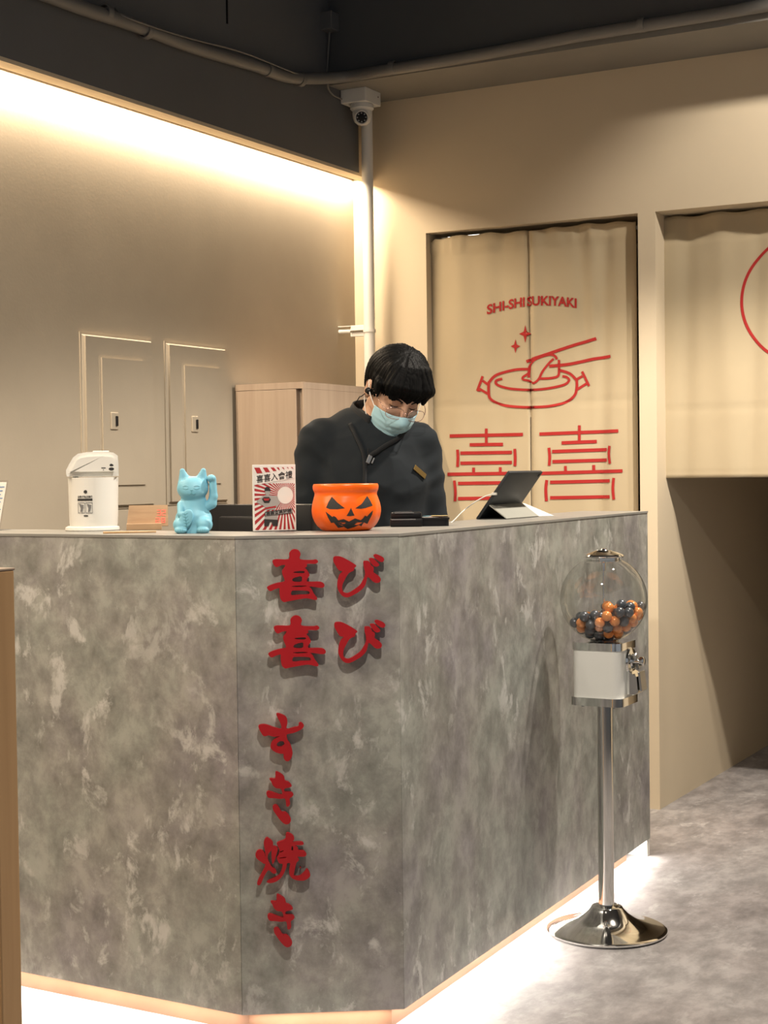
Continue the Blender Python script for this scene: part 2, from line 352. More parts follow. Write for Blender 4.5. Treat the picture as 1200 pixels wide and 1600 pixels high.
# ------------------------------------------------------------------ implicit surfaces (for the figure, the cat)
class Field:
    def __init__(s, lo, hi, h):
        s.lo = np.array(lo, float); s.h = h; s.n = np.ceil((np.array(hi)-s.lo)/h).astype(int)+1
        s.F = np.full(s.n, 1.0, np.float32)
        s.ax = [s.lo[i]+np.arange(s.n[i])*h for i in range(3)]
    def sub(s, lo, hi, pad):
        a = np.clip(np.floor((np.array(lo)-pad-s.lo)/s.h).astype(int), 0, s.n); b = np.clip(np.ceil((np.array(hi)+pad-s.lo)/s.h).astype(int)+1, 0, s.n)
        sl = tuple(slice(a[i], b[i]) for i in range(3)); G = np.meshgrid(*[s.ax[i][sl[i]] for i in range(3)], indexing='ij')
        return sl, G
    def comb(s, lo, hi, fn, k=.01, op='+'):
        sl, G = s.sub(lo, hi, 2*k+3*s.h)
        if G[0].size == 0: return
        d = fn(*G); f = s.F[sl]
        if op == '+':
            hh = np.clip(.5+.5*(f-d)/k, 0, 1); s.F[sl] = f*(1-hh)+d*hh-k*hh*(1-hh)
        else:
            hh = np.clip(.5-.5*(f+d)/k, 0, 1); s.F[sl] = f*(1-hh)-d*hh+k*hh*(1-hh)
    def ell(s, c, r, k=.01, op='+', R=None):
        c = np.array(c, float); r = np.array(r, float); m = r.max()
        Rm = np.array(R) if R is not None else None
        def fn(X, Y, Z):
            x, y, z = X-c[0], Y-c[1], Z-c[2]
            if Rm is not None: x, y, z = (Rm[0][0]*x+Rm[1][0]*y+Rm[2][0]*z, Rm[0][1]*x+Rm[1][1]*y+Rm[2][1]*z, Rm[0][2]*x+Rm[1][2]*y+Rm[2][2]*z)
            k0 = np.sqrt((x/r[0])**2+(y/r[1])**2+(z/r[2])**2); k1 = np.sqrt((x/r[0]**2)**2+(y/r[1]**2)**2+(z/r[2]**2)**2)+1e-9
            return k0*(k0-1)/k1
        rr = r if R is None else np.array([m, m, m]); s.comb(c-rr, c+rr, fn, k, op)
    def cap(s, a, b, r1, r2, k=.01, op='+', flat=1.0):
        a = np.array(a, float); b = np.array(b, float); d = b-a; L2 = (d**2).sum(); m = max(r1, r2)
        def fn(X, Y, Z):
            x, y, z = X-a[0], Y-a[1], Z-a[2]; t = np.clip((x*d[0]+y*d[1]+z*d[2])/L2, 0, 1)
            return np.sqrt((x-t*d[0])**2+((y-t*d[1])/flat)**2+(z-t*d[2])**2)-(r1+(r2-r1)*t)
        s.comb(np.minimum(a, b)-m, np.maximum(a, b)+m, fn, k, op)
    def chain(s, pts, rs, k=.01):
        for i in range(len(pts)-1): s.cap(pts[i], pts[i+1], rs[i], rs[i+1], k)
    def mesh(s, name):
        F = s.F; S = F < 0; n = F.shape; h = s.h
        c = [S[i:n[0]-1+i, j:n[1]-1+j, k:n[2]-1+k] for i in (0, 1) for j in (0, 1) for k in (0, 1)]
        al = np.logical_and.reduce(c); an = np.logical_or.reduce(c); act = an & ~al
        idx = np.full(act.shape, -1, int); cells = np.argwhere(act); idx[act] = np.arange(len(cells))
        acc = np.zeros((len(cells), 3)); cnt = np.zeros(len(cells)); I, J, K = cells.T
        for axis in range(3):
            o1, o2 = [a for a in range(3) if a != axis]
            for p in (0, 1):
                for q in (0, 1):
                    A = [I.copy(), J.copy(), K.copy()]; A[o1] = A[o1]+p; A[o2] = A[o2]+q; B = [x.copy() for x in A]; B[axis] = B[axis]+1
                    fa = F[tuple(A)].astype(float); fb = F[tuple(B)].astype(float); m = (fa < 0) != (fb < 0)
                    t = np.where(m, fa/(fa-fb+1e-20), 0); P = np.stack(A, 1).astype(float); P[:, axis] += t
                    acc[m] += P[m]; cnt[m] += 1
        V = s.lo+acc/cnt[:, None]*h; faces = []
        for axis in range(3):
            o1, o2 = [(1, 2), (2, 0), (0, 1)][axis]
            sa = [slice(None)]*3; sb = [slice(None)]*3; sa[axis] = slice(0, n[axis]-1); sb[axis] = slice(1, None)
            ch = S[tuple(sa)] != S[tuple(sb)]; E_ = np.argwhere(ch); ok = (E_[:, o1] > 0) & (E_[:, o2] > 0) & (E_[:, o1] < n[o1]-1) & (E_[:, o2] < n[o2]-1); E_ = E_[ok]
            inside = S[tuple(E_.T)]
            def cell(d1, d2):
                q = E_.copy(); q[:, o1] -= d1; q[:, o2] -= d2; return idx[tuple(q.T)]
            Q = np.stack([cell(1, 1), cell(0, 1), cell(0, 0), cell(1, 0)], 1); Q[~inside] = Q[~inside][:, ::-1]; faces.append(Q)
        Q = np.concatenate(faces); Q = Q[(Q >= 0).all(1)]
        me = bpy.data.meshes.new(name); me.from_pydata(V.tolist(), [], Q.tolist()); me.update(); return me
# ------------------------------------------------------------------ room
YB = 5.547; XL = -3.155; XD = -3.063; ZT = 2.195; ZS = 2.731
XP0, XP1 = -1.955, -1.889          # slim partition between the two openings
XN0 = -2.829                       # left edge of the curtained opening
XR = -0.78
struct(obj('floor', boxbm(-5, 3.2, -2.5, 9.2, -.1, 0), M['floor']))
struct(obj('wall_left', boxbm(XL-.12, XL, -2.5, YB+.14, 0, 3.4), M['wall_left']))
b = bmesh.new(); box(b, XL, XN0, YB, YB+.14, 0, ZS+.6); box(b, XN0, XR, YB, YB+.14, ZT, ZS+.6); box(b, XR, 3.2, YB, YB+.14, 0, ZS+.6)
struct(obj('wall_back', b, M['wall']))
struct(obj('wall_middle', boxbm(XP0, XP1, YB-.0005, 9.0, 0, ZT), M['wall']))
b = bmesh.new(); box(b, -4, XR+.02, 9.0, 9.1, 0, 2.6); box(b, XR+.02, XR+.12, YB+.14, 9.1, 0, 2.6); box(b, -4, XN0-.35, YB+.14, 9.0, 0, 2.6)
struct(obj('wall_corridor', b, M['wall']))
struct(obj('ceiling_corridor', boxbm(-4, XR+.12, YB+.14, 9.1, 2.6, 2.7), M['wall']))
struct(obj('ceiling', boxbm(-5, 3.2, -2.5, YB+.14, 3.4, 3.5), M['dark']))
# dark bulkhead over the cove and its pale end
struct(obj('wall_bulkhead', boxbm(XD-.012, XD, -2.5, YB-.06, 2.437, 3.4), M['dark']))
struct(obj('trim_1', boxbm(XD-.055, XD+.0005, -2.5, YB-.0, 2.425, 2.437), M['wall']))
struct(obj('trim_2', boxbm(XD-.012, XD+.0008, YB-.115, YB, 2.437, 2.80), M['wall']))
# beam above the back wall
b = bmesh.new(); box(b, XD, 3.2, 5.21, YB, ZS+.045, 3.4)
struct(obj('trim_3', b, M['darkblue']))
struct(obj('trim_4', boxbm(XD, 3.2, 5.205, YB, ZS, ZS+.045), M['soffit']))
struct(obj('trim_5', boxbm(XD, XD+.004, 4.52, 4.526, 2.80, 3.4), M['black']))
# cove light
strip_light('cove_led', (XL+.022, -2.4, 2.432), (XL+.022, YB-.02, 2.432), (-.05, 0, -1), .012, 150, (1, .80, .58))

# ------------------------------------------------------------------ counter
TOP = 1.12; PB = .055
cxd = Vector((math.cos(math.radians(-1.378)), math.sin(math.radians(-1.378)), 0))
A1 = Vector((-1.952, 2.884, 0)); A2 = Vector((-1.648, 3.080, 0)); A3 = Vector((-1.695, 4.877, 0)); A0 = A1-cxd*1.20
def nrm2(a, b): d = (b-a).normalized(); return Vector((d.y, -d.x, 0))     # outward (towards the customer side)
NL, NM, NR = nrm2(A0, A1), nrm2(A1, A2), nrm2(A2, A3)
WL = .235
I0 = Vector((A0.x, A0.y+WL, 0)); I1 = Vector((-2.035, 3.118, 0)); I2 = Vector((-1.895, 3.205, 0)); I3 = Vector((-1.922, 4.877, 0))
counter = thing('reception_counter', 'grey concrete-look reception counter with angled front and red lettering', 'counter', (0, 0, 0))
def panel(a, b, n, g0, g1, z0=PB, z1=TOP-.006, thick=.018, name='front_panel', m='counter'):
    d = (b-a).normalized(); a = a+d*g0; b = b-d*g1
    q = [(a.x, a.y), (b.x, b.y), (b.x-n.x*thick, b.y-n.y*thick), (a.x-n.x*thick, a.y-n.y*thick)]
    bm = prismbm(q, z0, z1); return obj(name, bm, M[m], counter)
panel(A0, A1, NL, 0, .0006); panel(A1, A2, NM, .0006, .0006); panel(A2, A3, NR, .0006, 0)
obj('front_panel', prismbm([(A3.x-.02, A3.y-.018), (A3.x, A3.y-.0), (I3.x, I3.y), (I3.x, I3.y-.018)], PB, TOP-.006), M['counter'], counter)
ov = .0015
topo = [A0+NL*ov, A1+(NL+NM)*ov*.6, A2+(NM+NR)*ov*.6, A3+NR*ov+Vector((0, .002, 0)), I3+Vector((0, .002, 0)), I2, I1, I0]
obj('ledge_top', prismbm([(p.x, p.y) for p in topo], TOP-.006, TOP), M['countertop'], counter)
# inner skin, lower worktop
obj('inner_panel', prismbm([(p.x, p.y) for p in (I0, I1, I2, I3)]+[(I3.x+.016, I3.y), (I2.x+.016, I2.y-.008), (I1.x, I1.y-.018), (I0.x, I0.y-.018)], 0, TOP-.006), M['countertop'], counter)
obj('worktop', prismbm([(-3.15, 3.152), (-2.04, 3.124), (-1.902, 3.215), (-1.905, 3.52), (-3.15, 3.52)], .87, .90), M['countertop'], counter)
KR = .045
def off(p, n1, n2, d): # inset corner
    v = (n1+n2); return p-v*(d/(v.dot(n1)))
K = [A0-NL*KR, off(A1, NL, NM, KR), off(A2, NM, NR, KR), A3-NR*KR-Vector((0, .10, 0))]
for a, b_, n in ((K[0], K[1], NL), (K[1], K[2], NM), (K[2], K[3], NR)):
    q = [(a.x, a.y), (b_.x, b_.y), (b_.x-n.x*.02, b_.y-n.y*.02), (a.x-n.x*.02, a.y-n.y*.02)]
    obj('kickboard', prismbm(q, 0, PB+.02), M['kick'], counter)
obj('kick_end_glare', prismbm([(A3.x-.004, A3.y-.02), (A3.x-.002, A3.y), (I3.x, I3.y), (I3.x, I3.y-.02)], 0, PB), M['white'], counter)  # white plate stands in for LED glare on the kick's end
for a, b_, n in ((A0, A1, NL), (A1, A2, NM), (A2, A3, NR)):
    d = (b_-a).normalized(); p = a-n*.028+d*.02; q = b_-n*.028-d*.03; z = PB-.002
    strip_light('counter_led', (p.x, p.y, z), (q.x, q.y, z), (n.x*.75, n.y*.75, -1), .012, 8*(b_-a).length, (1, .93, .85))
    s = bmesh.new(); box(s, 0, (q-p).length, -.006, .006, 0, .006); s.transform(Matrix.Translation((p.x, p.y, z+.002)) @ Matrix.Rotation(math.atan2(d.y, d.x), 4, 'Z'))
    obj('led_profile', s, M['steel'], counter)

# ------------------------------------------------------------------ red lettering on the angled panel (traced stroke outlines)
G = {
'double_joy': [[[(600,95),(675,115),(718,185),(708,285),(930,300),(1000,288),(1045,325),(1000,370),(842,372),(838,420),(800,450),(835,485),(885,580),(850,640),(845,705),(1090,708),(1165,770),(1120,822),(930,800),(880,800),(925,850),(965,930),(1025,1010),(1000,1052),(850,1020),(700,1035),(460,1080),(400,1088),(340,1030),(318,900),(318,830),(230,850),(150,885),(90,835),(110,790),(270,730),(410,705),(405,640),(372,560),(370,490),(410,440),(425,395),(350,400),(265,435),(210,385),(190,315),(260,285),(490,285),(500,180),(540,120)],
   [(560,690),(580,645),(660,615),(735,610),(735,700),(640,712)], [(545,895),(600,872),(850,880),(872,940),(700,948),(552,962)], [(545,795),(680,778),(830,786),(760,800),(640,806)], [(575,530),(680,508),(785,512),(775,545),(660,545)]]],
'joy_kana': [[[(135,250),(180,230),(280,240),(420,310),(540,385),(560,415),(525,450),(510,500),(420,545),(360,640),(310,740),(295,830),(320,900),(400,920),(500,870),(620,780),(690,670),(720,600),(725,520),(700,420),(695,330),(730,315),(800,325),(840,400),(890,440),(885,530),(960,580),(1020,650),(1000,715),(930,730),(870,700),(780,620),(755,680),(720,790),(620,890),(500,960),(400,1000),(310,980),(240,900),(205,800),(215,670),(250,570),(300,515),(230,490),(170,400),(130,320)]],
   [[(800,275),(870,265),(915,300),(990,385),(950,425),(890,415),(830,350)]], [[(885,215),(935,190),(1050,240),(1085,290),(1060,335),(1000,330),(915,270)]]],
'su': [[[(490,70),(560,65),(660,110),(710,170),(720,270),(705,385),(860,350),(950,330),(960,265),(1010,250),(1065,310),(1030,380),(950,430),(830,475),(710,500),(705,570),(620,575),(590,535),(470,550),(380,535),(330,520),(240,540),(180,480),(120,360),(130,310),(200,290),(300,300),(450,355),(590,385),(575,270),(520,160)]],
   [[(600,530),(700,545),(720,610),(780,700),(825,850),(820,940),(770,1040),(700,1060),(645,1000),(640,910),(590,905),(490,880),(400,820),(370,750),(400,650),(480,580)], [(500,700),(560,645),(640,650),(660,700),(600,755),(520,750)]]],
'ki': [[[(405,95),(440,75),(530,125),(585,180),(605,260),(680,290),(745,370),(700,405),(600,430),(600,490),(730,500),(780,550),(750,600),(700,640),(710,740),(680,800),(630,790),(610,645),(500,645),(380,630),(260,620),(215,530),(260,480),(400,520),(540,560),(520,440),(420,420),(350,360),(320,290),(280,230),(320,215),(400,215)]],
   [[(350,800),(400,765),(460,790),(530,910),(620,920),(690,990),(730,1080),(690,1160),(600,1170),(500,1080),(420,970),(360,880)]]],
'grill': [[[(110,480),(150,410),(220,400),(280,460),(300,560),(290,660),(200,610),(130,550)]],
   [[(265,260),(310,170),(360,180),(440,260),(410,400),(350,470),(340,560),(370,640),(420,720),(490,770),(500,830),(440,840),(370,780),(330,800),(270,900),(200,1050),(140,1040),(170,940),(240,810),(290,700),(300,560),(290,420)]],
   [[(420,350),(480,330),(530,370),(500,500),(470,600),(430,660),(410,520)]],
   [[(665,200),(680,100),(730,75),(820,130),(835,200),(810,250),(900,245),(990,250),(1015,290),(960,310),(860,312),(905,350),(915,405),(1010,410),(1065,470),(1040,520),(940,525),(900,530),(925,590),(880,640),(850,760),(830,880),(930,890),(1020,820),(1080,750),(1135,850),(1120,910),(1030,970),(900,970),(800,930),(745,850),(745,750),(760,650),(700,655),(690,720),(620,880),(520,980),(400,1020),(320,1000),(420,940),(540,880),(590,800),(620,665),(560,650),(510,550),(540,490),(560,400),(510,290),(540,250)],
    [(545,445),(620,408),(640,412),(600,440)], [(535,555),(640,532),(700,538),(640,552)], [(785,400),(790,335),(812,335),(812,408)]]]}
def place_glyph(key, ox, oy, sc, name='sign_letter'):
    p0 = Vector((A1.x, A1.y, 0))+NM*.0
    fn = lambda x, y: onplane(ox+x/sc, oy+y/sc, p0+NM*.016, NM)
    bm = bmesh.new()
    for k, shape in enumerate(G[key]):
        loops = [[(v.x, v.y) for v in smoothpts([(a, c, 0) for a, c in lp], 3, True)] for lp in shape]
        extrude_glyph(bm, loops, fn, NM, -.009-.0002*k, -.0002*k)
        # two small stand-off pins
        for q in (0, len(shape[0])//2):
            c = fn(sum(shape[0][(q+i) % len(shape[0])][0] for i in (0, 1, 2, 3))/4*.55+.45*sum(a[0] for a in shape[0])/len(shape[0]), sum(shape[0][(q+i) % len(shape[0])][1] for i in (0, 1, 2, 3))/4*.55+.45*sum(a[1] for a in shape[0])/len(shape[0]))
            tube(bm, [c-NM*.0165, c-NM*.008], .0015, 6)
    return obj(name, bm, M['redletter'], counter)
place_glyph('double_joy', 410, 850, 12); place_glyph('double_joy', 412, 953.7, 12)
place_glyph('joy_kana', 510, 850, 12); place_glyph('joy_kana', 511.7, 952.7, 12)
place_glyph('su', 395, 1110, 13.333); place_glyph('ki', 400, 1200, 13.333); place_glyph('grill', 390, 1295, 12); place_glyph('ki', 401.8, 1392, 13.333)

# ------------------------------------------------------------------ pale wood cabinet in the corner, wall panels
cb = thing('storage_cabinet', 'pale wood cabinet standing in the corner behind the clerk', 'cabinet', (-3.0, 5.08, 0))
def loc(o, parent): o.matrix_parent_inverse = parent.matrix_world.inverted() if False else Matrix.Translation(-parent.location); return o
def add(name, bm, m, t, smooth=None): return loc(obj(name, bm, m, t, smooth), t)
add('body', boxbm(-3.142, -2.864, 4.679, 5.355, 0, 1.55), M['woodcab'], cb)
add('top_panel', boxbm(-3.142, -2.858, 4.657, 5.355, 1.5505, 1.573), M['woodcab'], cb)
add('door', boxbm(-3.140, -2.888, 4.657, 4.678, .06, 1.549, .001), M['woodcab'], cb)
add('side_panel', boxbm(-2.8635, -2.858, 4.657, 5.355, 0, 1.55), M['woodcab'], cb)
def wallpanel(y0, y1, zt, zb, iy0, iy1, izt, izb, lock, label):
    t = thing('electrical_panel', label, 'wall panel', (XL, (y0+y1)/2, (zt+zb)/2), 0, 'electrical panels on the left wall')
    b1 = bmesh.new(); box(b1, XL-.002, XL+.016, y0, y1, zb, zt)
    es = [e for e in b1.edges if all(v.co.x > XL+.01 for v in e.verts)]
    bmesh.ops.bevel(b1, geom=es, offset=.012, segments=3, affect='EDGES'); add('frame', b1, M['wall_left'], t)
    b2 = bmesh.new(); box(b2, XL+.0, XL+.023, iy0, iy1, izb, izt)
    es = [e for e in b2.edges if all(v.co.x > XL+.015 for v in e.verts)]
    bmesh.ops.bevel(b2, geom=es, offset=.006, segments=2, affect='EDGES'); add('door', b2, M['wall_left'], t)
    ly, lz = lock
    lk = add('lock_plate', boxbm(XL+.022, XL+.028, ly-.018, ly+.018, lz-.027, lz+.027, .002), M['wall_left'], t)
    h = obj('latch', boxbm(XL+.027, XL+.034, ly+.002, ly+.010, lz-.016, lz+.016, .002), M['black'], lk); return t
def zy(x, y): p = onX(x, y, XL+.01); return p.y, p.z
e = zy
wallpanel(e(127.3,520)[0], e(240,533)[0], 1.702, e(230,793)[1], e(152.5,560)[0], e(222.5,560)[0], e(190,559)[1], e(220,760)[1], e(173,658), 'left-hand beige electrical panel with latch on the plaster wall')
wallpanel(e(259.3,535)[0], e(355.3,546)[0], 1.702, e(300,788)[1], e(282.5,570)[0], e(341,573)[0], e(312,571)[1], e(330,758)[1], e(299,663), 'right-hand beige electrical panel with latch, next to the wood cabinet')

# ------------------------------------------------------------------ curtains
def curtain_y(Y0, seed, xs, folds, creases):
    def fn(X, Z):
        y = Y0
        for cx, w, a, slope in folds: y += 1.5*a*math.exp(-((X-cx-slope*(2.2-Z))/w)**2)
        y += .0035*mnoise.noise(Vector((X*5+seed, Z*1.6, 0)))
        t = max(0, (Z-(ZT-.12))/.12); y += .004*t*math.sin(X*55+seed+2*math.sin(X*13))
        for cz, a in creases: y += a*max(0, 1-abs(Z-cz-(X-Y0)*0)/.012)
        if Z > ZT-.075 and Y0 < 5.6: y += -.004+.0022*math.sin(X*95+4*math.sin(X*23))
        return y
    return fn
def cloth_grid(bm, x0, x1, z0, z1, fn, step=.012, zstep=.014, topfn=None):
    nx = max(2, int((x1-x0)/step)); nz = max(2, int((z1-z0)/zstep)); g = []
    for i in range(nx+1):
        X = x0+(x1-x0)*i/nx; zt = z1+(topfn(X) if topfn else 0); g.append([bm.verts.new((X, fn(X, z0+(zt-z0)*j/nz), z0+(zt-z0)*j/nz)) for j in range(nz+1)])
    for i in range(nx):
        for j in range(nz): bm.faces.new((g[i][j], g[i+1][j], g[i+1][j+1], g[i][j+1]))
def solidify(o, th): md = o.modifiers.new('thickness', 'SOLIDIFY'); md.thickness = th; md.offset = 1
YC1 = YB+.045
c1x0 = onY(670, 600, YC1).x; c1x1 = onY(995.8, 600, YC1).x; slx = onY(829.5, 700, YC1).x; slz = onY(829, 652, YC1).z
seamx = onY(826.5, 400, YC1).x
f1 = curtain_y(YC1, 3, None, [(seamx, .006, .006, .006), (seamx+.02, .03, -.006, .0), (slx+.22, .03, .010, .03), (slx-.30, .05, -.006, .0), (c1x1-.12, .03, .009, -.03), (c1x1-.20, .03, -.007, 0.02), (slx-.12, .04, .004, .0)], [(onY(750, 633, YC1).z, .0035), (slz-.03, .0)])
cur1 = thing('doorway_curtain', 'long beige split curtain with red hotpot drawing and red characters behind the counter', 'curtain', (0, 0, 0))
top1 = lambda X: -.006+.006*math.sin(X*31)*math.sin(X*17+1)-(.012 if X < c1x0+.03 else 0)
for side, (x0, x1) in enumerate(((c1x0, slx-.0012), (slx+.0012, c1x1))):
    bm = bmesh.new(); cloth_grid(bm, x0, x1, .36, ZT-.012, f1, topfn=top1)
    o = obj('cloth_panel', bm, M['cloth'], cur1, 180); solidify(o, .002)
bm = bmesh.new(); cloth_grid(bm, slx-.004, slx+.004, slz, ZT-.02, lambda X, Z: f1(X, Z)+.0012); obj('seam', bm, M['cloth'], cur1, 180)
P1 = lambda x, y: (lambda p: Vector((p.x, f1(p.x, p.z)-.0022, p.z)))(onY(x, y, YC1))
C2 = lambda x, y: P1(640+x/3.158, 320+y/3.158)
C4 = lambda x, y: P1(690+x/4, 640+y/4)
pr = bmesh.new()
def st(pts, w, fn=C2, lvl=16.0, smooth=True): decal(pr, [strokepoly(pts, w, smooth)], fn, lvl)
def seg(x0, y0, x1, y1, w=21):
    n = max(2, int(math.hypot(x1-x0, y1-y0)/40)); st([(x0+(x1-x0)*i/n, y0+(y1-y0)*i/n) for i in range(n+1)], w, C4, 20.0, False)
for q in [(55,165,510,155),(180,220,382,217),(125,272,440,267),(125,335,440,330),(40,404,520,397),(110,461,460,456),(110,556,460,551),
          (617,153,1105,133),(752,208,965,199),(693,262,1028,250),(695,325,1028,315),(600,399,1132,383),(680,454,1050,445),(680,551,1050,545)]: seg(*q)
for q in [(281,118,281,212),(203,362,203,396),(365,360,365,394),(862,98,862,196),(776,352,777,388),(946,346,947,382)]: seg(*q, w=17)
for q in [[(107,250),(110,300),(107,358)],[(458,245),(461,300),(459,353)],[(86,443),(93,510),(91,573)],[(482,438),(486,500),(481,568)],[(673,238),(678,295),(675,350)],[(1047,226),(1043,280),(1050,338)],[(660,440),(654,500),(658,572)],[(1076,427),(1071,490),(1077,562)]]: st(q, 18, C4)
# pot, handles, sparkles, chopsticks, meat
st([(391,878),(430,838),(520,814),(588,811)], 13); st([(735,815),(790,832),(825,866)], 13)
st([(392,872),(391,920),(400,958),(450,985),(520,996),(610,999),(700,992),(775,972),(815,940),(826,900),(825,862)], 13)
st([(455,858),(426,868),(432,888),(480,904),(540,911),(620,913),(700,903),(765,887),(788,866),(775,850),(755,846)], 12)
for q in ([(362,846),(336,918)], [(362,868),(392,890)], [(346,908),(390,934)], [(850,822),(884,894)], [(852,845),(824,862)], [(874,880),(826,912)]): st(q, 12, smooth=False)
st([(336,918),(352,918)], 6, smooth=False)
for cx, cy, ry, rx in ((572,637,44,32), (522,698,35,25)):
    lp = []
    for k in range(4):
        a = math.pi/2*k; b2 = a+math.pi/4; lp += [(cx+rx*math.cos(a), cy+ry*math.sin(a)), (cx+rx*.36*math.cos(b2), cy+ry*.36*math.sin(b2))]
    decal(pr, [lp], C2, 1)
st([(578,774),(700,730),(820,690),(920,660)], 15); st([(690,796),(790,786),(900,762),(990,747)], 15)
st([(738,765),(738,830),(728,848),(690,856),(645,858)], 12); st([(728,762),(715,744),(685,740),(630,760),(598,790),(590,830),(590,852)], 12)
st([(590,832),(560,850),(562,862),(590,868),(615,880),(640,862),(660,820),(690,780),(712,760)], 11)
T = textmesh('SHI-SHI', 1, .03, 'LEFT'); T2 = textmesh('SUKIYAKI', 1, .03, 'LEFT')
def arc(T, x0, x1):
    mx = max(v.x for t in T for v in t); hh = max(v.y for t in T for v in t); s = (x1-x0)/mx
    def fn(u, v):
        x = x0+u*s; q = (x-383); base = 540-.310*q+.000537*q*q; return C2(x, base-v/hh*46)
    add_tris(pr, T, fn)
arc(T, 381, 569); arc(T2, 581, 824)
o = obj('red_print', pr, M['redprint'], cur1, 'raw')
rod = obj('curtain_rod', tubebm([(XN0+.0, YC1+.022, ZT-.042), (XP0, YC1+.022, ZT-.042)], .007, 12), M['white'], None, 40); tag(rod, 'thin white tension rod holding up the long split curtain', 'rod')

YC2 = YB+.10
c2x0 = onY(1035.5, 600, YC2).x; ring = onY(1258, 466, YC2); zb2 = onY(1036, 747, YC2).z; c2x1 = 2*ring.x-c2x0; ctop = onY(1036, 341, YC2).z
f2 = curtain_y(YC2, 9, None, [(c2x0+.10, .035, .007, -.02), (c2x0+.22, .05, -.007, .05), (c2x0+.37, .03, .006, -.05), (c2x0+.6, .05, .009, 0), (c2x0+.8, .04, -.006, 0)], [(onY(1100, 640, YC2).z, .003), (zb2+.012, .002)])
def f2b(X, Z):
    d = (ZT-.085)-Z
    if abs((Z-(ctop-.085))) < .008: return f2(X, Z)+.003
    if Z > ctop-.085: return f2(X, Z)+.0015*math.sin(X*47+2*math.sin(X*21))
    return f2(X, Z)
cur2 = thing('doorway_curtain', 'short beige curtain with a red ring hanging in the right-hand doorway', 'curtain', (0, 0, 0))
bm = bmesh.new(); cloth_grid(bm, c2x0, c2x1, zb2, ctop, f2b, topfn=lambda X: .003*math.sin(X*40)); o = obj('cloth_panel', bm, M['cloth'], cur2, 180); solidify(o, .002)
rr = abs(onY(1157, 468, YC2).x-ring.x); pr = bmesh.new()
lp = circle(0, 0, rr, 96); li = circle(0, 0, rr-.0105, 96)
for i in range(96):
    j = (i+1) % 96
    f = pr.faces.new([pr.verts.new(Vector((ring.x+a, f2b(ring.x+a, ring.z+c)-.0016, ring.z+c))) for a, c in (lp[i], lp[j], li[j], li[i])])
obj('red_print', pr, M['redprint'], cur2, 'raw')
rod = obj('curtain_rod', tubebm([(XP1, YC2+.021, ctop-.018), (XR, YC2+.021, ctop-.018)], .008, 12), M['white'], None, 40); tag(rod, 'white tension rod across the right-hand doorway', 'rod')
tl = obj('backroom_glow', tubebm([(onY(700, 350, 6.35).x, 6.35, 2.315), (onY(772, 350, 6.35).x, 6.35, 2.315)], .012, 12), M['tube'], None, 40); tag(tl, 'added glowing tube standing in for the lit ceiling over the split curtain', 'added glow')  # added glow, stands in for the bright back-room ceiling above the curtain

# ------------------------------------------------------------------ pipes, security camera, box
def pt(x, y, X): return onX(x, y, X)
px_ = XD+.045
vy = onX(566, 400, px_).y
dp = onX(574.5, 300, px_)
b = bmesh.new(); tube(b, [(dp.x, dp.y, 2.70), (dp.x, dp.y, 2.0), (dp.x-.001, dp.y, 1.2), (dp.x, dp.y, .0)], .0222, 20)
vp = thing('drain_pipe', 'white vertical pipe running down the wall corner behind the clerk', 'pipe', (dp.x, dp.y, 0))
add('pipe', b, M['whitepipe'], vp, 40)
cz = onY(575, 517, dp.y).z
add('clamp_ring', lathebm([(.0222, -.006), (.0255, -.006), (.0255, .006), (.0222, .006)], 24, Matrix.Translation((dp.x, dp.y, cz))), M['whitepipe'], vp, 40)
b = bmesh.new(); xl = onY(549, 516, dp.y).x; box(b, xl, dp.x-.016, dp.y-.008, dp.y+.010, cz-.020, cz+.024, .002)
br = add('bracket', b, M['white'], vp)
x2 = onY(520, 516, dp.y).x
loc(obj('bracket_stub', tubebm([(x2, dp.y, cz+.004), (xl+.01, dp.y, cz+.002)], .0085, 12), M['whitepipe'], br, 40), vp) if False else None
st_ = obj('bracket_stub', tubebm([(x2, dp.y, cz+.004), (xl+.01, dp.y, cz+.002)], .0085, 12), M['whitepipe'], br, 40); st_.matrix_parent_inverse = Matrix.Identity(4)
s2 = obj('bracket_plate', boxbm(x2+.025, xl+.004, dp.y-.01, dp.y+.01, cz+.021, cz+.024), M['whitepipe'], br); s2.matrix_parent_inverse = Matrix.Identity(4)
b = bmesh.new(); tube(b, [(xl+.004, dp.y-.011, cz), (dp.x-.018, dp.y-.011, cz)], .005, 10)
s3 = obj('bolt', b, M['chrome'], br, 40); s3.matrix_parent_inverse = Matrix.Identity(4)

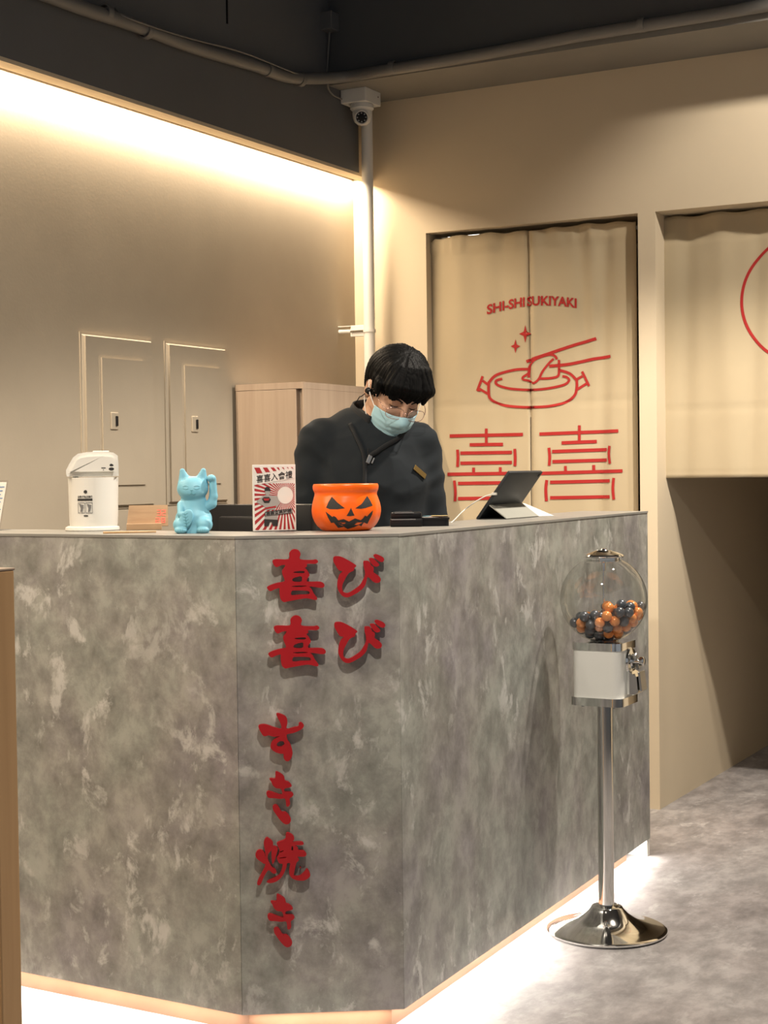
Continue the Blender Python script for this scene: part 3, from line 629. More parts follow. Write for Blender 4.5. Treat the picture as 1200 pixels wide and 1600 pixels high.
# grey painted pipe along the left bulkhead, round the corner and along the beam
zp = 2.86
L = []
for (x, y) in ((-600, -290), (-40, -50), (60, -12), (130, 14), (215, 42), (300, 74), (400, 104), (455, 122)): L.append(onX(x, y-1, XD+.028))
yb_ = 5.21-.028
for (x, y) in ((530, 121), (600, 110), (700, 94), (800, 76), (900, 57), (1000, 41), (1100, 25), (1200, 8), (1300, -8)): L.append(onY(x, y, yb_))
gp = thing('grey_pipe', 'long grey painted conduit running round the corner under the ceiling', 'pipe', (0, 0, 0))
add('pipe', tubebm(smoothpts(L, 6), .0215, 16), M['greypaint'], gp, 60)
for (x, y, kind) in ((165, 22, 0), (228, 50, 0), (418, 111, 0), (469, 126, 0), (614, 107, 1), (1003, 40, 1)):
    c = onX(x, y-2, XD+.028) if not kind else onY(x, y-1, yb_)
    d = Vector((0, 1, .0)) if not kind else Vector((1, 0, 0))
    q = Matrix.Translation(c) @ d.to_track_quat('Z', 'Y').to_matrix().to_4x4()
    bb = lathebm([(.0215, -.011), (.0255, -.011), (.0255, .011), (.0215, .011)], 20, q); 
    add('pipe_saddle' if kind else 'coupling', bb, M['greypaint'], gp, 40)
# camera on its box
bc = onY(563, 150, 5.50); bx = thing('mounting_box', 'white square mounting box under the beam holding the dome camera', 'box', (bc.x, 5.40, 2.66))
pA = onX(532, 148, XD+.003); yA = pA.y; pB = onY(571, 150, yA); yC = onX(595, 150, pB.x).y
zb_ = onY(571, 157, yA).z
b = bmesh.new(); box(b, pA.x, pB.x, yA, yC, zb_, ZS+.001, .003); add('body', b, M['white'], bx)
add('screw', lathebm([(0, -.001), (.003, -.001), (.003, .001), (0, .001)], 10, Matrix.Translation((pB.x, yA+.10, ZS-.02)) @ Matrix.Rotation(math.pi/2, 4, 'Y')), M['black'], bx)
dc = onY(565.5, 157, yA+.05); dc.z = zb_
dm = thing('security_camera', 'small white dome security camera under the mounting box', 'camera', dc)
add('base_ring', lathebm([(0, 0), (.043, 0), (.046, -.006), (.046, -.018), (.040, -.024), (.034, -.028), (0, -.028)], 40, Matrix.Translation(dc)), M['white'], dm, 35)
add('housing', lathebm([(.036, -.020), (.0375, -.035), (.036, -.052), (.030, -.068), (.018, -.078), (0, -.081)], 40, Matrix.Translation(dc)), M['white'], dm, 60)
ld = Vector((.42, -.86, -.28)).normalized(); q = Matrix.Translation(dc+Vector((0, 0, -.047))+ld*.020) @ ld.to_track_quat('Z', 'Y').to_matrix().to_4x4()
add('lens_collar', lathebm([(.0, 0), (.029, 0), (.029, .014), (.026, .018), (.024, .018), (.022, .013), (0, .013)], 32, q), M['white'], dm, 40)
fc = add('lens_face', lathebm([(0, .0135), (.0215, .0135), (.0205, .0155), (.011, .0165), (.011, .0195), (.008, .021), (0, .022)], 32, q), M['black'], dm, 40)
for k in range(8):
    a = 2*math.pi*k/8; c = q @ Vector((.0162*math.cos(a), .0162*math.sin(a), .0162)); o = obj('infrared_led', lathebm([(.0026, -.001), (.0022, .0012), (0, .0018)], 10, Matrix.Translation(c) @ q.to_3x3().to_4x4()), M['steel'], fc, 60); o.matrix_parent_inverse = Matrix.Identity(4)
jb = onY(506, 35, 5.17); j = thing('junction_box', 'dark painted junction box high on the beam corner', 'box', (jb.x, 5.17, jb.z))
add('body', boxbm(jb.x-.045, jb.x+.045, 5.15, 5.2105, jb.z-.033, jb.z+.035, .004), M['dark'], j)
cw = tubebm(smoothpts([onY(515, 50, 5.19), onY(513, 80, 5.19), onY(511, 112, 5.19), onY(512, 122, 5.13), onX(513, 138, XD+.03), onX(520, 148, XD+.012), onX(534, 155, XD+.012)], 5), .0035, 8)
tag(obj('camera_cable', cw, M['greypaint'], None, 60), 'thin grey cable from the junction box down to the dome camera box', 'cable')
cw = tubebm(smoothpts([onX(180, 13, XD+.008), onX(200, 28, XD+.055), onX(290, 58, XD+.055), onX(380, 82, XD+.055), onX(455, 112, XD+.05), onX(478, 118, XD+.03)], 5), .003, 8)
tag(obj('loose_cable', cw, M['greypaint'], None, 60), 'thin cable lying along the grey pipe above the glowing cove', 'cable')

# ------------------------------------------------------------------ wooden post at the left edge of the frame
pw = onz(22, 885, 1.10); pwd = thing('wooden_partition', 'tan wooden partition end at the left edge of the picture', 'partition', (pw.x-.4, pw.y, 0))
cu = Vector((RT.x, RT.y, 0)).normalized()
d0 = 2.45; q0 = CP+ray(22, 887)/F_PX*d0; z0 = q0.z
b = bmesh.new(); box(b, q0.x-.75, q0.x, q0.y-.045, q0.y+.0, 0, z0-.004, .002); add('board', b, M['woodpost'], pwd)
b = bmesh.new(); box(b, q0.x-.752, q0.x+.0005, q0.y-.047, q0.y+.002, z0-.004, z0, .0015); add('cap_strip', b, M['woodcab'], pwd)
# ------------------------------------------------------------------ gumball machine
gm = Vector((-1.520, 4.012, 0)); GT = gm
def gz(y): return CAM_Z-(y-737.5+(940-600)*.0)/F_PX*fdepth((gm.x, gm.y, CAM_Z))
mach = thing('gumball_machine', 'chrome and white gumball machine with clear globe on a chrome pedestal', 'gumball machine', gm)
T_ = Matrix.Translation(gm); DG = fdepth((gm.x, gm.y, CAM_Z))
hz = 800 - F_PX*math.tan(-PITCH) if False else None
def zpx(y, p=None):
    """height of the point on the machine's axis seen at picture row y"""
    lo_, hi_ = -1.0, 3.0
    for _ in range(40):
        m_ = (lo_+hi_)/2; v = Vector((gm.x, gm.y, m_))-CP; yy = 800+v.dot(DN)/v.dot(FW)*F_PX
        if yy > y: lo_ = m_
        else: hi_ = m_
    return (lo_+hi_)/2
def A(name, bm, m, smooth=40, t=mach):
    o = obj(name, bm, m, t, smooth); return o
bt = zpx(1413)
prof = [(0, .002), (.158, .002), (.163, .005), (.163, .009), (.158, .012), (.135, .0165), (.110, .023), (.085, .033), (.064, .047), (.050, .060), (.041, .071), (.034, bt-.002), (.030, bt), (.0, bt)]
pf = [(p.x, p.z) for p in smoothpts([(a, 0, b_) for a, b_ in prof[4:12]], 5)]
A('base', lathebm(prof[:4]+pf+[(.028, bt+.001), (0, bt+.001)], 72), M['chrome'], 50)
zb0, zb1 = zpx(1098), zpx(1001)
A('pole', lathebm([(.0, bt), (.0215, bt), (.0215, zb0+.002), (0, zb0+.002)], 32), M['chrome'], 40)
def rrect(w, r, n=6):
    out = []
    for cx, cy, a in ((w/2-r, w/2-r, 0), (-w/2+r, w/2-r, 90), (-w/2+r, -w/2+r, 180), (w/2-r, -w/2+r, 270)):
        out += [(cx+r*math.cos(math.radians(a+90*k/n)), cy+r*math.sin(math.radians(a+90*k/n))) for k in range(n+1)]
    return out
S = .138
A('lower_band', prismbm(rrect(S+.012, .026), zb0, zb0+.022), M['chrome'], 30)
A('body', prismbm(rrect(S, .024), zb0+.022, zb1-.020), M['white_shade'], 30)
A('upper_band', prismbm(rrect(S+.004, .025), zb1-.020, zb1), M['chrome'], 30)
gr = .1172; gzc = zpx(936)
A('globe_seat', lathebm([(0, zb1), (.039, zb1), (.037, zb1+.003), (.034, zb1+.004), (0, zb1+.004)], 40), M['chrome'], 40)
an = [math.radians(a) for a in np.linspace(-72, 71, 40)]
A('globe', lathebm([(gr*math.cos(a), gzc+gr*math.sin(a)) for a in an], 72), M['glass'], 180)
zl = gzc+gr*math.sin(math.radians(71)); 
A('neck_ring', lathebm([(.037, zl-.008), (.044, zl-.008), (.044, zl+.001), (.037, zl+.001)], 48), M['chrome'], 40)
lid = A('lid', lathebm([(0, zl+.003), (.054, zl+.003), (.056, zl+.006), (.053, zl+.010), (.040, zl+.015), (.022, zl+.020), (.020, zl+.022), (0, zl+.023)], 56), M['chrome'], 30)
A('lid_lock', lathebm([(0, zl+.022), (.011, zl+.022), (.010, zl+.026), (0, zl+.027)], 24), M['chrome'], 40, lid)
A('centre_rod', lathebm([(0, gzc-gr*.95), (.003, gzc-gr*.95), (.003, zl-.035), (.0065, zl-.034), (.0065, zl-.012), (.004, zl-.010), (.004, zl+.004), (0, zl+.004)], 16), M['chrome'], 40)
# coin mechanism on the right-hand face
RX = Matrix.Translation((S/2, 0, 0)) @ Matrix.Rotation(math.pi/2, 4, 'Y')
zc = zb1-.052
q = Matrix.Translation((S/2, .004, zc)) @ Matrix.Rotation(math.pi/2, 4, 'Y')
mech = A('coin_mechanism', lathebm([(0, 0), (.036, 0), (.037, .004), (.034, .009), (.022, .012), (.020, .016), (0, .017)], 36, q), M['chrome'], 35)
b = bmesh.new(); lathe(b, [(0, .014), (.009, .014), (.008, .030), (.013, .032), (.013, .040), (.010, .043), (0, .044)], 20, q); A('knob', b, M['chrome'], 40, mech)
b = bmesh.new(); box(b, -.026, .026, -.006, .006, .018, .026, .002); b.transform(q @ Matrix.Rotation(.6, 4, 'Z')); A('coin_slot', b, M['steel'], None, mech)
b = bmesh.new(); prism(b, [(0, .030), (.030, .012), (.034, -.030), (.026, -.036), (0, -.036)], -.026, .026, Matrix.Translation((S/2, .004, zb0+.066)) @ Matrix(((1, 0, 0, 0), (0, 0, -1, 0), (0, 1, 0, 0), (0, 0, 0, 1))))
ch = A('prize_chute', b, M['chrome'], 20)
b = bmesh.new(); box(b, .034, .040, -.022, .022, -.030, .022, .002); b.transform(Matrix.Translation((S/2, .004, zb0+.064)) @ Matrix.Rotation(-.12, 4, 'Y')); A('flap', b, M['steel'], None, ch)
for sx in (-1, 1):
    for sy in (-1, 1): A('fixing_nut', lathebm([(0, zb0-.007), (.004, zb0-.007), (.004, zb0), (0, zb0)], 10, Matrix.Translation((sx*.045, sy*.045, 0))), M['steel'], 40)
# balls: settle spheres in the globe
BR = .0140; NBALL = 98; rs = np.random.RandomState(5); Pb = rs.uniform(-.06, .06, (NBALL, 3)); Pb[:, 2] = rs.uniform(-.06, .05, NBALL)
Rin = gr-.002-BR; zfl = -gr*.95+BR
for it in range(700):
    Pb[:, 2] -= .0007 if it < 600 else 0.0
    if it < 560: Pb[:, 0] += .00024; 
    for _ in range(3):
        D = Pb[:, None]-Pb[None]; d = np.sqrt((D**2).sum(2))+np.eye(NBALL)*9; ov_ = np.clip(2*BR-d, 0, None); Pb += (D/d[..., None]*ov_[..., None]*.30).sum(1)
        r_ = np.sqrt((Pb**2).sum(1)); k_ = r_ > Rin; Pb[k_] *= (Rin/r_[k_])[:, None]; Pb[:, 2] = np.maximum(Pb[:, 2], zfl)
    rc = np.sqrt(Pb[:, 0]**2+Pb[:, 1]**2); k_ = (rc < BR+.003); Pb[k_, :2] *= ((BR+.003)/(rc[k_]+1e-9))[:, None]
bme = {}
for kind in ('o', 'd'):
    t = bmesh.new(); bmesh.ops.create_uvsphere(t, u_segments=20, v_segments=12, radius=BR)
    me = bpy.data.meshes.new('gumball'); t.to_mesh(me); t.free(); me.polygons.foreach_set('use_smooth', [True]*len(me.polygons)); me.materials.append(M['ballorange' if kind == 'o' else 'balldark']); bme[kind] = me
for i in range(NBALL):
    orange = rs.rand() < (.52 if Pb[i, 0] > -.005 else .26)
    o = bpy.data.objects.new('gumball', bme['o' if orange else 'd']); COL.objects.link(o); o.location = Vector(Pb[i])+gm+Vector((0, 0, gzc))
    tag(o, 'shiny orange gumball in the heap inside the clear globe' if orange else 'pearly charcoal gumball in the heap inside the clear globe', 'gumball', 'orange gumballs in the globe' if orange else 'charcoal gumballs in the globe')

# ------------------------------------------------------------------ things on the ledge
def stand(px, py, face=None, z=TOP):
    """frame on the ledge: origin seen at (px,py); x to the picture's right, -y towards the viewer"""
    p = onz(px, py, z); d = Vector((p.x, p.y, 0)).normalized()          # away from viewer
    a = math.atan2(-d.x, d.y) if face is None else face
    return p, a, F_PX/fdepth(p)
LOCAL = lambda t: Matrix.Translation(t.location) @ Matrix.Rotation(t.rotation_euler.z, 4, 'Z')
# water dispenser pot
p, a, s = stand(147, 829); u = 1/s
pot = thing('disinfectant_dispenser', 'white pot-shaped automatic dispenser at the left on the counter', 'dispenser', p, a)
A('base', lathebm([(0, 0), (.066, 0), (.068, .003), (.067, .009), (.061, .012), (0, .012)], 56, Matrix.Translation((-.003, 0, 0))), M['white'], 40, pot)
b = lathebm([(0, .012), (.0585, .012), (.0600, .020), (.0605, .060), (.0615, .110), (.0620, .133), (0, .133)], 56)
A('body', b, M['white'], 40, pot)
prof = [(-.064, .136), (-.0655, .142), (-.0655, .152), (-.058, .166), (-.048, .183), (-.036, .192), (-.015, .1955), (.025, .197), (.050, .194), (.0610, .186), (.0625, .160), (.0625, .1355), (-.030, .1350)]
b = bmesh.new(); t = bmesh.new(); Q = Matrix(((1, 0, 0, 0), (0, 0, 1, 0), (0, 1, 0, 0), (0, 0, 0, 1))); prism(t, prof, -.048, .048, Q)
bmesh.ops.recalc_face_normals(t, faces=t.faces)
bmesh.ops.bevel(t, geom=[e for e in t.edges if abs(e.verts[0].co.y-e.verts[1].co.y) < 1e-6 and abs(abs(e.verts[0].co.y)-.048) < 1e-5], offset=.012, segments=4, affect='EDGES')
join(b, t); hd = A('head', b, M['white'], 22, pot)
b = bmesh.new(); box(b, -.050, -.036, -.008, .008, .127, .137, .002); A('nozzle', b, M['greycover'], None, hd)
b = bmesh.new(); box(b, .0, .04, -.030, .030, .1955, .1985, .0012); A('lid_panel', b, M['white'], None, hd)
Wp = LOCAL(pot)
def onbody(x, y):
    R0 = .0622; dx = (x-145)*u; return Vector((dx, -math.sqrt(max(1e-6, R0**2-dx*dx)), (829-y)*u))
b = bmesh.new()
K3 = lambda pts: [(x/2.4, 680+y/2.4) for x, y in pts]
decal(b, [K3([(290, 236), (344, 236), (344, 244), (290, 244)])], onbody, 3)
decal(b, [K3([(p_[0], p_[1]) for p_ in circle(319, 211, 6.5, 14)])], onbody, 1)
decal(b, [K3([(312, 297), (327, 297), (327, 302), (312, 302)])], onbody, 1)
Tt = textmesh('自動手指消毒機', 1, .02, 'LEFT'); mx = max(v.x for t_ in Tt for v in t_)
add_tris(b, Tt, lambda x, y: onbody(*K3([(290+x/mx*54, 233-y*9.5)])[0]))
A('black_print', b, M['cardblack'], 'raw', pot)['kind'] = 'stuff'
b = bmesh.new()
for x0 in (291, 319):
    fr = [(x0, 250), (x0+25, 250), (x0+25, 290), (x0, 290)]; fi = [(x0+1.5, 252), (x0+23.5, 252), (x0+23.5, 288), (x0+1.5, 288)]
    decal(b, [K3(fr), K3(fi)], onbody, 1)
    decal(b, [K3([(x0+4, 255), (x0+14, 258), (x0+20, 268), (x0+16, 284), (x0+8, 286), (x0+10, 272)])], onbody, 1)
    decal(b, [K3(circle(x0+17, 262, 4, 10))], onbody, 1)
A('grey_print', b, M['greyink'], 'raw', pot)
b = bmesh.new(); hf = lambda x, y: Vector(((x-145)*u, -.0483, (829-y)*u))
decal(b, [K3(circle(415, 128, 10, 20, ry=6))], hf, 0); decal(b, [K3([(378, 122), (394, 122), (394, 126), (378, 126)])], hf); decal(b, [K3([(408, 113), (413, 108), (420, 110), (424, 115), (419, 118), (410, 118)])], hf); decal(b, [K3(circle(386, 131, 2, 8))], hf)
A('switch_print', b, M['cardblack'], 'raw', hd)

# thin brown tray and the wooden clock
p, a, s = stand(204, 833); tr = thing('thin_tray', 'thin dark wooden tray lying on the ledge between dispenser and blue cat', 'tray', p, a)
b = bmesh.new(); box(b, -.064, -.002, -.012, .020, 0, .0045, .001); A('dark_half', b, M['woodpost'], None, tr)
b = bmesh.new(); box(b, -.002, .060, -.012, .020, 0, .0045, .001); A('light_half', b, M['woodclock'], None, tr)
p, a, s = stand(222, 829); u = 1/s; ck = thing('desk_clock', 'small pale wooden desk clock with red glowing digits', 'clock', p+Vector((-.02, .034, 0)), a)
b = bmesh.new(); prism(b, [(-.043, .008), (-.036, .061), (.060, .061), (.060, .008)], 0, .008, Matrix.Translation((0, .016, 0)) @ Matrix.Rotation(math.radians(80), 4, 'X') ); A('face_plate', b, M['woodclock'], None, ck)
b = bmesh.new(); box(b, -.043, .044, -.008, .030, 0, .0165, .0015); A('base_block', b, M['woodclock'], None, ck)
b = bmesh.new()
def segd(ch, ox, oz, w=.0075, h=.013):
    S7 = {'0': 'abcdef', '1': 'bc', '2': 'abged', '3': 'abgcd', '5': 'afgcd', '8': 'abcdefg', '6': 'afgedc'}[ch]
    Pn = {'a': (0, h, w, h), 'b': (w, h/2, w, h), 'c': (w, 0, w, h/2), 'd': (0, 0, w, 0), 'e': (0, 0, 0, h/2), 'f': (0, h/2, 0, h), 'g': (0, h/2, w, h/2)}
    for c_ in S7:
        x0, z0_, x1, z1_ = Pn[c_]; e_ = .0007; yy = lambda z: .0068+(z-.008)*math.tan(math.radians(10))-.0005
        q_ = [(ox+min(x0, x1)-e_, oz+min(z0_, z1_)-e_), (ox+max(x0, x1)+e_, oz+min(z0_, z1_)-e_), (ox+max(x0, x1)+e_, oz+max(z0_, z1_)+e_), (ox+min(x0, x1)-e_, oz+max(z0_, z1_)+e_)]
        decal(b, [q_], lambda x, z: Vector((x, yy(z), z)))
segd('3', .034, .036); segd('2', .046, .036); segd('2', .030, .018, .008, .011); segd('8', .044, .018, .008, .011)
A('digits', b, M['reddigit'], 'raw', ck)

# beckoning cat
p, a, s = stand(291, 833.5); cat = thing('lucky_cat', 'pale blue beckoning cat figurine with one raised paw', 'figurine', p+Vector((0, .03, 0)), a-.12)
Fd = Field((-.062, -.05, -.002), (.05, .05, .158), .0013)
Fd.ell((0, .002, .032), (.043, .034, .035), .006); Fd.ell((0, .004, .068), (.032, .026, .030), .014)
Fd.ell((-.001, -.001, .104), (.0365, .029, .029), .006); Fd.ell((0, -.012, .096), (.026, .020, .017), .008)
for sx in (-1, 1):
    Fd.cap((sx*.019, .002, .120), (sx*.0245, .001, .145), .0165, .0065, .006, flat=.62)
    Fd.ell((sx*.0225, -.012, .134), (.0075, .007, .012), .002, '-')
    Fd.ell((sx*.027, -.016, .020), (.019, .026, .019), .005); Fd.ell((sx*.026, -.034, .008), (.015, .014, .009), .003)
Fd.cap((.0, 0, .0015), (0, 0, .004), .036, .036, .004, flat=.85)
Fd.cap((-.027, -.008, .066), (-.026, -.028, .045), .010, .0085, .005); Fd.ell((-.020, -.033, .044), (.009, .007, .007), .003)
Fd.cap((0, 0, -.05), (0, 0, -.0), .2, .2, .001, '-') if False else None
Fd.ell((0, .002, .083), (.028, .0245, .0042), .002)
ang = .45; Rk = [[math.cos(ang), 0, math.sin(ang)], [0, 1, 0], [-math.sin(ang), 0, math.cos(ang)]]
Fd.ell((-.014, -.036, .032), (.015, .005, .026), .0015, R=Rk)
Fd.ell((0, -.0275, .099), (.004, .004, .0026), .002)
cm = Fd.mesh('body'); bd = link('body', cm, M['cat'], cat, 180)
Fd = Field((.015, -.03, .04), (.07, .03, .145), .0013)
Fd.chain([(.031, .002, .062), (.043, .0, .068), (.0475, -.001, .085), (.0465, -.003, .122)], [.012, .0115, .0098, .0085], .003); Fd.ell((.0435, -.006, .128), (.0105, .011, .0085), .004)
link('raised_arm', Fd.mesh('raised_arm'), M['cat'], cat, 180)
bv = BVHTree.FromPolygons([v.co for v in cm.vertices], [tuple(q_.vertices) for q_ in cm.polygons])
def oncat(x, z):
    h = bv.ray_cast(Vector((x, -.2, z)), Vector((0, 1, 0)))[0]; return (h+Vector((0, -.0004, 0))) if h else Vector((x, -.03, z))
def groove(bm, pts, r): tube(bm, [oncat(x, z) for x, z in [(v.x, v.y) for v in smoothpts([(x, z, 0) for x, z in pts], 5)]], r, 6)
b = bmesh.new()
for sx in (-1, 1):
    groove(b, [(sx*.006-.001, .1045), (sx*.013-.001, .1025), (sx*.020-.001, .105)], .0006); groove(b, [(sx*.006-.001, .1085), (sx*.013-.001, .1105), (sx*.020-.001, .1085)], .0005)
    groove(b, [(0, .0935), (sx*.005, .0905), (sx*.009, .0925)], .0006)
groove(b, [(0, .098), (0, .0935)], .0006); groove(b, [(-.003, .1005), (0, .1), (.003, .1005)], .0007)
for k in range(5):
    x0, z0_ = -.019+k*.001, .047-k*.007; groove(b, [(x0-.002, z0_), (x0+.004, z0_-.0025), (x0+.010, z0_+.001)], .0005); groove(b, [(x0+.002, z0_+.001), (x0+.005, z0_-.006)], .0005)
for sx in (-1, 1):
    for k in (-1, 0, 1): groove(b, [(sx*.026+k*.005, .011), (sx*.026+k*.005, .005)], .0004)
A('relief_lines', b, M['catdark'], 'raw', cat)['kind'] = 'stuff'

# membership card board
pl = onz(396, 831.5, TOP); prr = onz(463, 829.5, TOP); dcd = (prr-pl); dcd.z = 0; wcard = dcd.length; hcard = wcard*98/67.5
aa = math.atan2(dcd.y, dcd.x); cdp = (pl+prr)/2
card = thing('menu_card', 'white upright card with red sunburst and black characters in a clear stand', 'card', cdp, aa)
A('board', boxbm(-wcard/2, wcard/2, 0, .003, .002, hcard, .0006), M['paper'], None, card)
b = bmesh.new(); box(b, -wcard/2-.001, wcard/2+.001, -.006, .022, 0, .002, .0005); box(b, -wcard/2-.001, wcard/2+.001, .0032, .005, .002, hcard*.85); A('stand', b, M['acrylic'], None, card)
CF = lambda x, y: Vector(((x-241)/338*wcard, -.0004-.0, (552-y)/482*hcard))
def CFk(k): return lambda x, y: CF(x, y)+Vector((0, -.00025*k, 0))
b = bmesh.new()
fx0, fx1, fy0, fy1 = 84, 400, 205, 538
def clipray(cx, cy, a0, a1, r0):
    def hit(a):
        dx, dy = math.cos(a), math.sin(a); t = 1e9
        if dx > 1e-6: t = min(t, (fx1-cx)/dx)
        if dx < -1e-6: t = min(t, (fx0-cx)/dx)
        if dy > 1e-6: t = min(t, (fy1-cy)/dy)
        if dy < -1e-6: t = min(t, (fy0+.11*(fx0+120-cx-t*dx*0)-cy)/dy if False else (fy0-cy)/dy)
        return (cx+dx*t, cy+dy*t)
    return [(cx+r0*math.cos(a0), cy+r0*math.sin(a0)), hit(a0), hit((a0+a1)/2), hit(a1), (cx+r0*math.cos(a1), cy+r0*math.sin(a1))]
nr = 44
for k in range(nr):
    a0 = 2*math.pi*k/nr; decal(b, [clipray(325, 292, a0, a0+math.pi/nr, 62)], CFk(1), 0)
for x0, w_ in ((84, 42), (152, 34), (212, 26), (258, 20), (300, 15), (338, 12), (372, 14)):
    decal(b, [[(x0, 90), (x0+w_, 90), (x0+w_+22*(1 if w_ > 20 else .3), 90+w_*.95), (x0+22, 92+w_*.95)]], CFk(1), 0)
A('red_print', b, M['cardred'], 'raw', card)['kind'] = 'stuff'
b = bmesh.new(); Tt = textmesh('喜喜入會禮', 1, .014, 'LEFT'); mx = max(v.x for t_ in Tt for v in t_)
# pale banner behind the heading and figure
decal(b, [[(80, 150), (400, 108), (400, 170), (80, 215)]], CFk(2)); decal(b, [circle(325, 292, 62, 30)], CFk(2))
A('pale_print', b, M['paper'], 'raw', card)
b = bmesh.new(); add_tris(b, Tt, lambda x, y: CFk(4)(98+x/mx*285, 196-x/mx*34-y*58))
decal(b, [[(160, 258), (164, 236), (180, 228), (198, 232), (208, 250), (208, 262), (190, 258)]], CFk(6))
decal(b, [[(140, 315), (155, 302), (195, 302), (210, 320), (196, 345), (158, 345)]], CFk(6))
decal(b, [[(155, 460), (265, 468), (262, 512), (222, 512), (214, 482), (200, 484), (190, 512), (156, 512)]], CFk(5))
decal(b, [[(160, 408), (378, 388), (378, 422), (160, 440)], [(165, 412), (374, 392), (374, 418), (165, 436)]], CFk(7))
Tt = textmesh('喜喜會員好禮', 1, .03, 'LEFT'); mx2 = max(v.x for t_ in Tt for v in t_); add_tris(b, Tt, lambda x, y: CFk(7)(170+x/mx2*200, 431-x/mx2*19-y*22))
A('black_print', b, M['cardblack'], 'raw', card)['kind'] = 'stuff'
b = bmesh.new()
decal(b, [[(166, 256), (204, 258), (204, 280), (192, 292), (176, 290), (164, 275)]], CFk(5)); decal(b, [[(100, 330), (140, 300), (165, 288), (215, 290), (260, 300), (282, 350), (262, 375), (240, 380), (245, 395), (170, 395), (165, 375), (130, 352), (104, 345)]], CFk(4))
decal(b, [[(166, 410), (374, 390), (374, 420), (260, 432), (262, 470), (158, 465)]], CFk(4))
A('grey_print', b, M['cardgrey'], 'raw', card)
b = bmesh.new(); decal(b, [[(150, 312), (200, 312), (190, 328), (160, 328)]], CFk(7)); decal(b, [[(165, 378), (250, 366), (248, 378), (170, 390)]], CFk(6)); A('red_figure_print', b, M['cardred'], 'raw', card)

# pumpkin bucket
p, a, s = stand(541, 830.5); u = 1/s; pk = thing('pumpkin_bucket', 'orange plastic jack-o-lantern bucket with a black grinning face', 'bucket', p+Vector((.0, .0, 0))+Vector((0, 1, 0))*.055, a)
pk.location = p+(Vector((p.x, p.y, 0)).normalized())*.06
R1 = [(0, .0), (.050, .0), (.058, .003), (.070, .014), (.0785, .030), (.0815, .047), (.0795, .064), (.0755, .078), (.0735, .088), (.0765, .096), (.0775, .103), (.0765, .108), (.0745, .110), (.0725, .108), (.0715, .088), (.0760, .060), (.077, .045), (.070, .020), (.05, .006), (0, .006)]
sc_ = 110*u/.163; R1 = [(r*sc_, z*sc_) for r, z in R1]
pr_ = smoothpts([(r, 0, z) for r, z in R1[1:14]], 4); full = [(0, 0)]+[(max(0, v.x), v.z) for v in pr_]+R1[14:]
zneck = .083*sc_
lob = lambda an_, z: 1+.012*math.cos(an_*11)*(max(0, min(1, (zneck-z)/(.02))))-.006*max(0, 1-abs(z-zneck)/.004)
A('shell', lathebm(full, 132, None, lob), M['pumpkin'], 180, pk)
rz = sorted([(v.z, v.x) for v in pr_]); rzz, rzr = [q_[0] for q_ in rz], [q_[1] for q_ in rz]
def onpk(x, y):
    dx = (x-808)/5*u; z = (558-y)/5*u+.001; R_ = float(np.interp(z, rzz, rzr)); dx = max(-R_*.99, min(R_*.99, dx)); th = math.asin(dx/R_); R2 = R_*lob(th-math.pi/2, z)+.0006
    return Vector((math.sin(th)*R2, -math.cos(th)*R2, z))
b = bmesh.new()
for lp in ([(655,372),(672,330),(700,287),(740,330),(800,378),(740,385),(680,384)], [(880,380),(930,345),(975,285),(1000,325),(1016,362),(960,378),(920,384)], [(848,375),(862,410),(874,436),(840,440),(812,437),(828,412)],
           [(650,402),(700,445),(712,438),(730,447),(748,472),(790,462),(830,482),(878,458),(920,474),(940,458),(955,438),(972,446),(1018,398),(1012,430),(975,505),(945,492),(925,522),(905,512),(870,528),(820,542),(790,524),(745,532),(712,490),(690,492),(668,450)]):
    decal(b, [lp], onpk, 2)
A('black_face', b, M['cardblack'], 'raw', pk)
# pink holder and cards behind the bucket
p, a, s = stand(491, 829); ph = thing('pink_holder', 'translucent pink acrylic holder half hidden behind the pumpkin bucket', 'holder', p+Vector((0.012, .035, 0)), a)
b = bmesh.new(); box(b, -.012, .06, 0, .002, 0, .052); box(b, -.012, .06, .03, .032, 0, .085); box(b, -.012, .06, 0, .032, 0, .002); b.transform(Matrix.Translation((0, .09, 0))); A('tray', b, M['pink'], None, ph)
b = bmesh.new(); prism(b, [(-.014, .084), (-.004, .084), (-.004, .01)], .010, .012, Matrix(((1, 0, 0, 0), (0, 0, 1, .09), (0, 1, 0, 0), (0, 0, 0, 1)))); A('pink_card', b, M['pink'], None, ph)
b = bmesh.new(); box(b, -.006, .05, .018, .020, .003, .078); b.transform(Matrix.Translation((0, .09, 0))); A('white_card', b, M['paper'], None, ph)

# card terminal and cash tray
p, a, s = stand(628, 823.5); u = 1/s; tm = thing('card_terminal', 'low black payment terminal with silver edge lines beside the pumpkin bucket', 'terminal', p+Vector((-.0, .03, 0)), a)
b = bmesh.new(); box(b, -.044, .038, -.02, .055, 0, .020, .004); box(b, -.042, .036, .0, .055, .018, .036, .005); A('body', b, M['black'], 30, tm)
b = bmesh.new(); box(b, -.040, .020, -.0215, -.0195, .0175, .0195); box(b, -.032, .016, -.0025, -.0003, .0335, .0355); A('silver_line', b, M['steel'], None, tm)
b = bmesh.new(); box(b, -.030, .012, .006, .036, .0355, .0372, .0005); A('screen', b, M['blackmatte'], None, tm)
p, a, s = stand(670, 822); ct = thing('cash_tray', 'black plastic tray with coloured slips beside the terminal', 'tray', p+Vector((.0, .025, 0)), a)
b = bmesh.new(); prism(b, rrect(.078, .014), 0, .016); A('tray', b, M['black'], 30, ct)
b = bmesh.new(); prism(b, rrect(.082, .015), .016, .021); A('rim', b, M['black'], 30, ct)
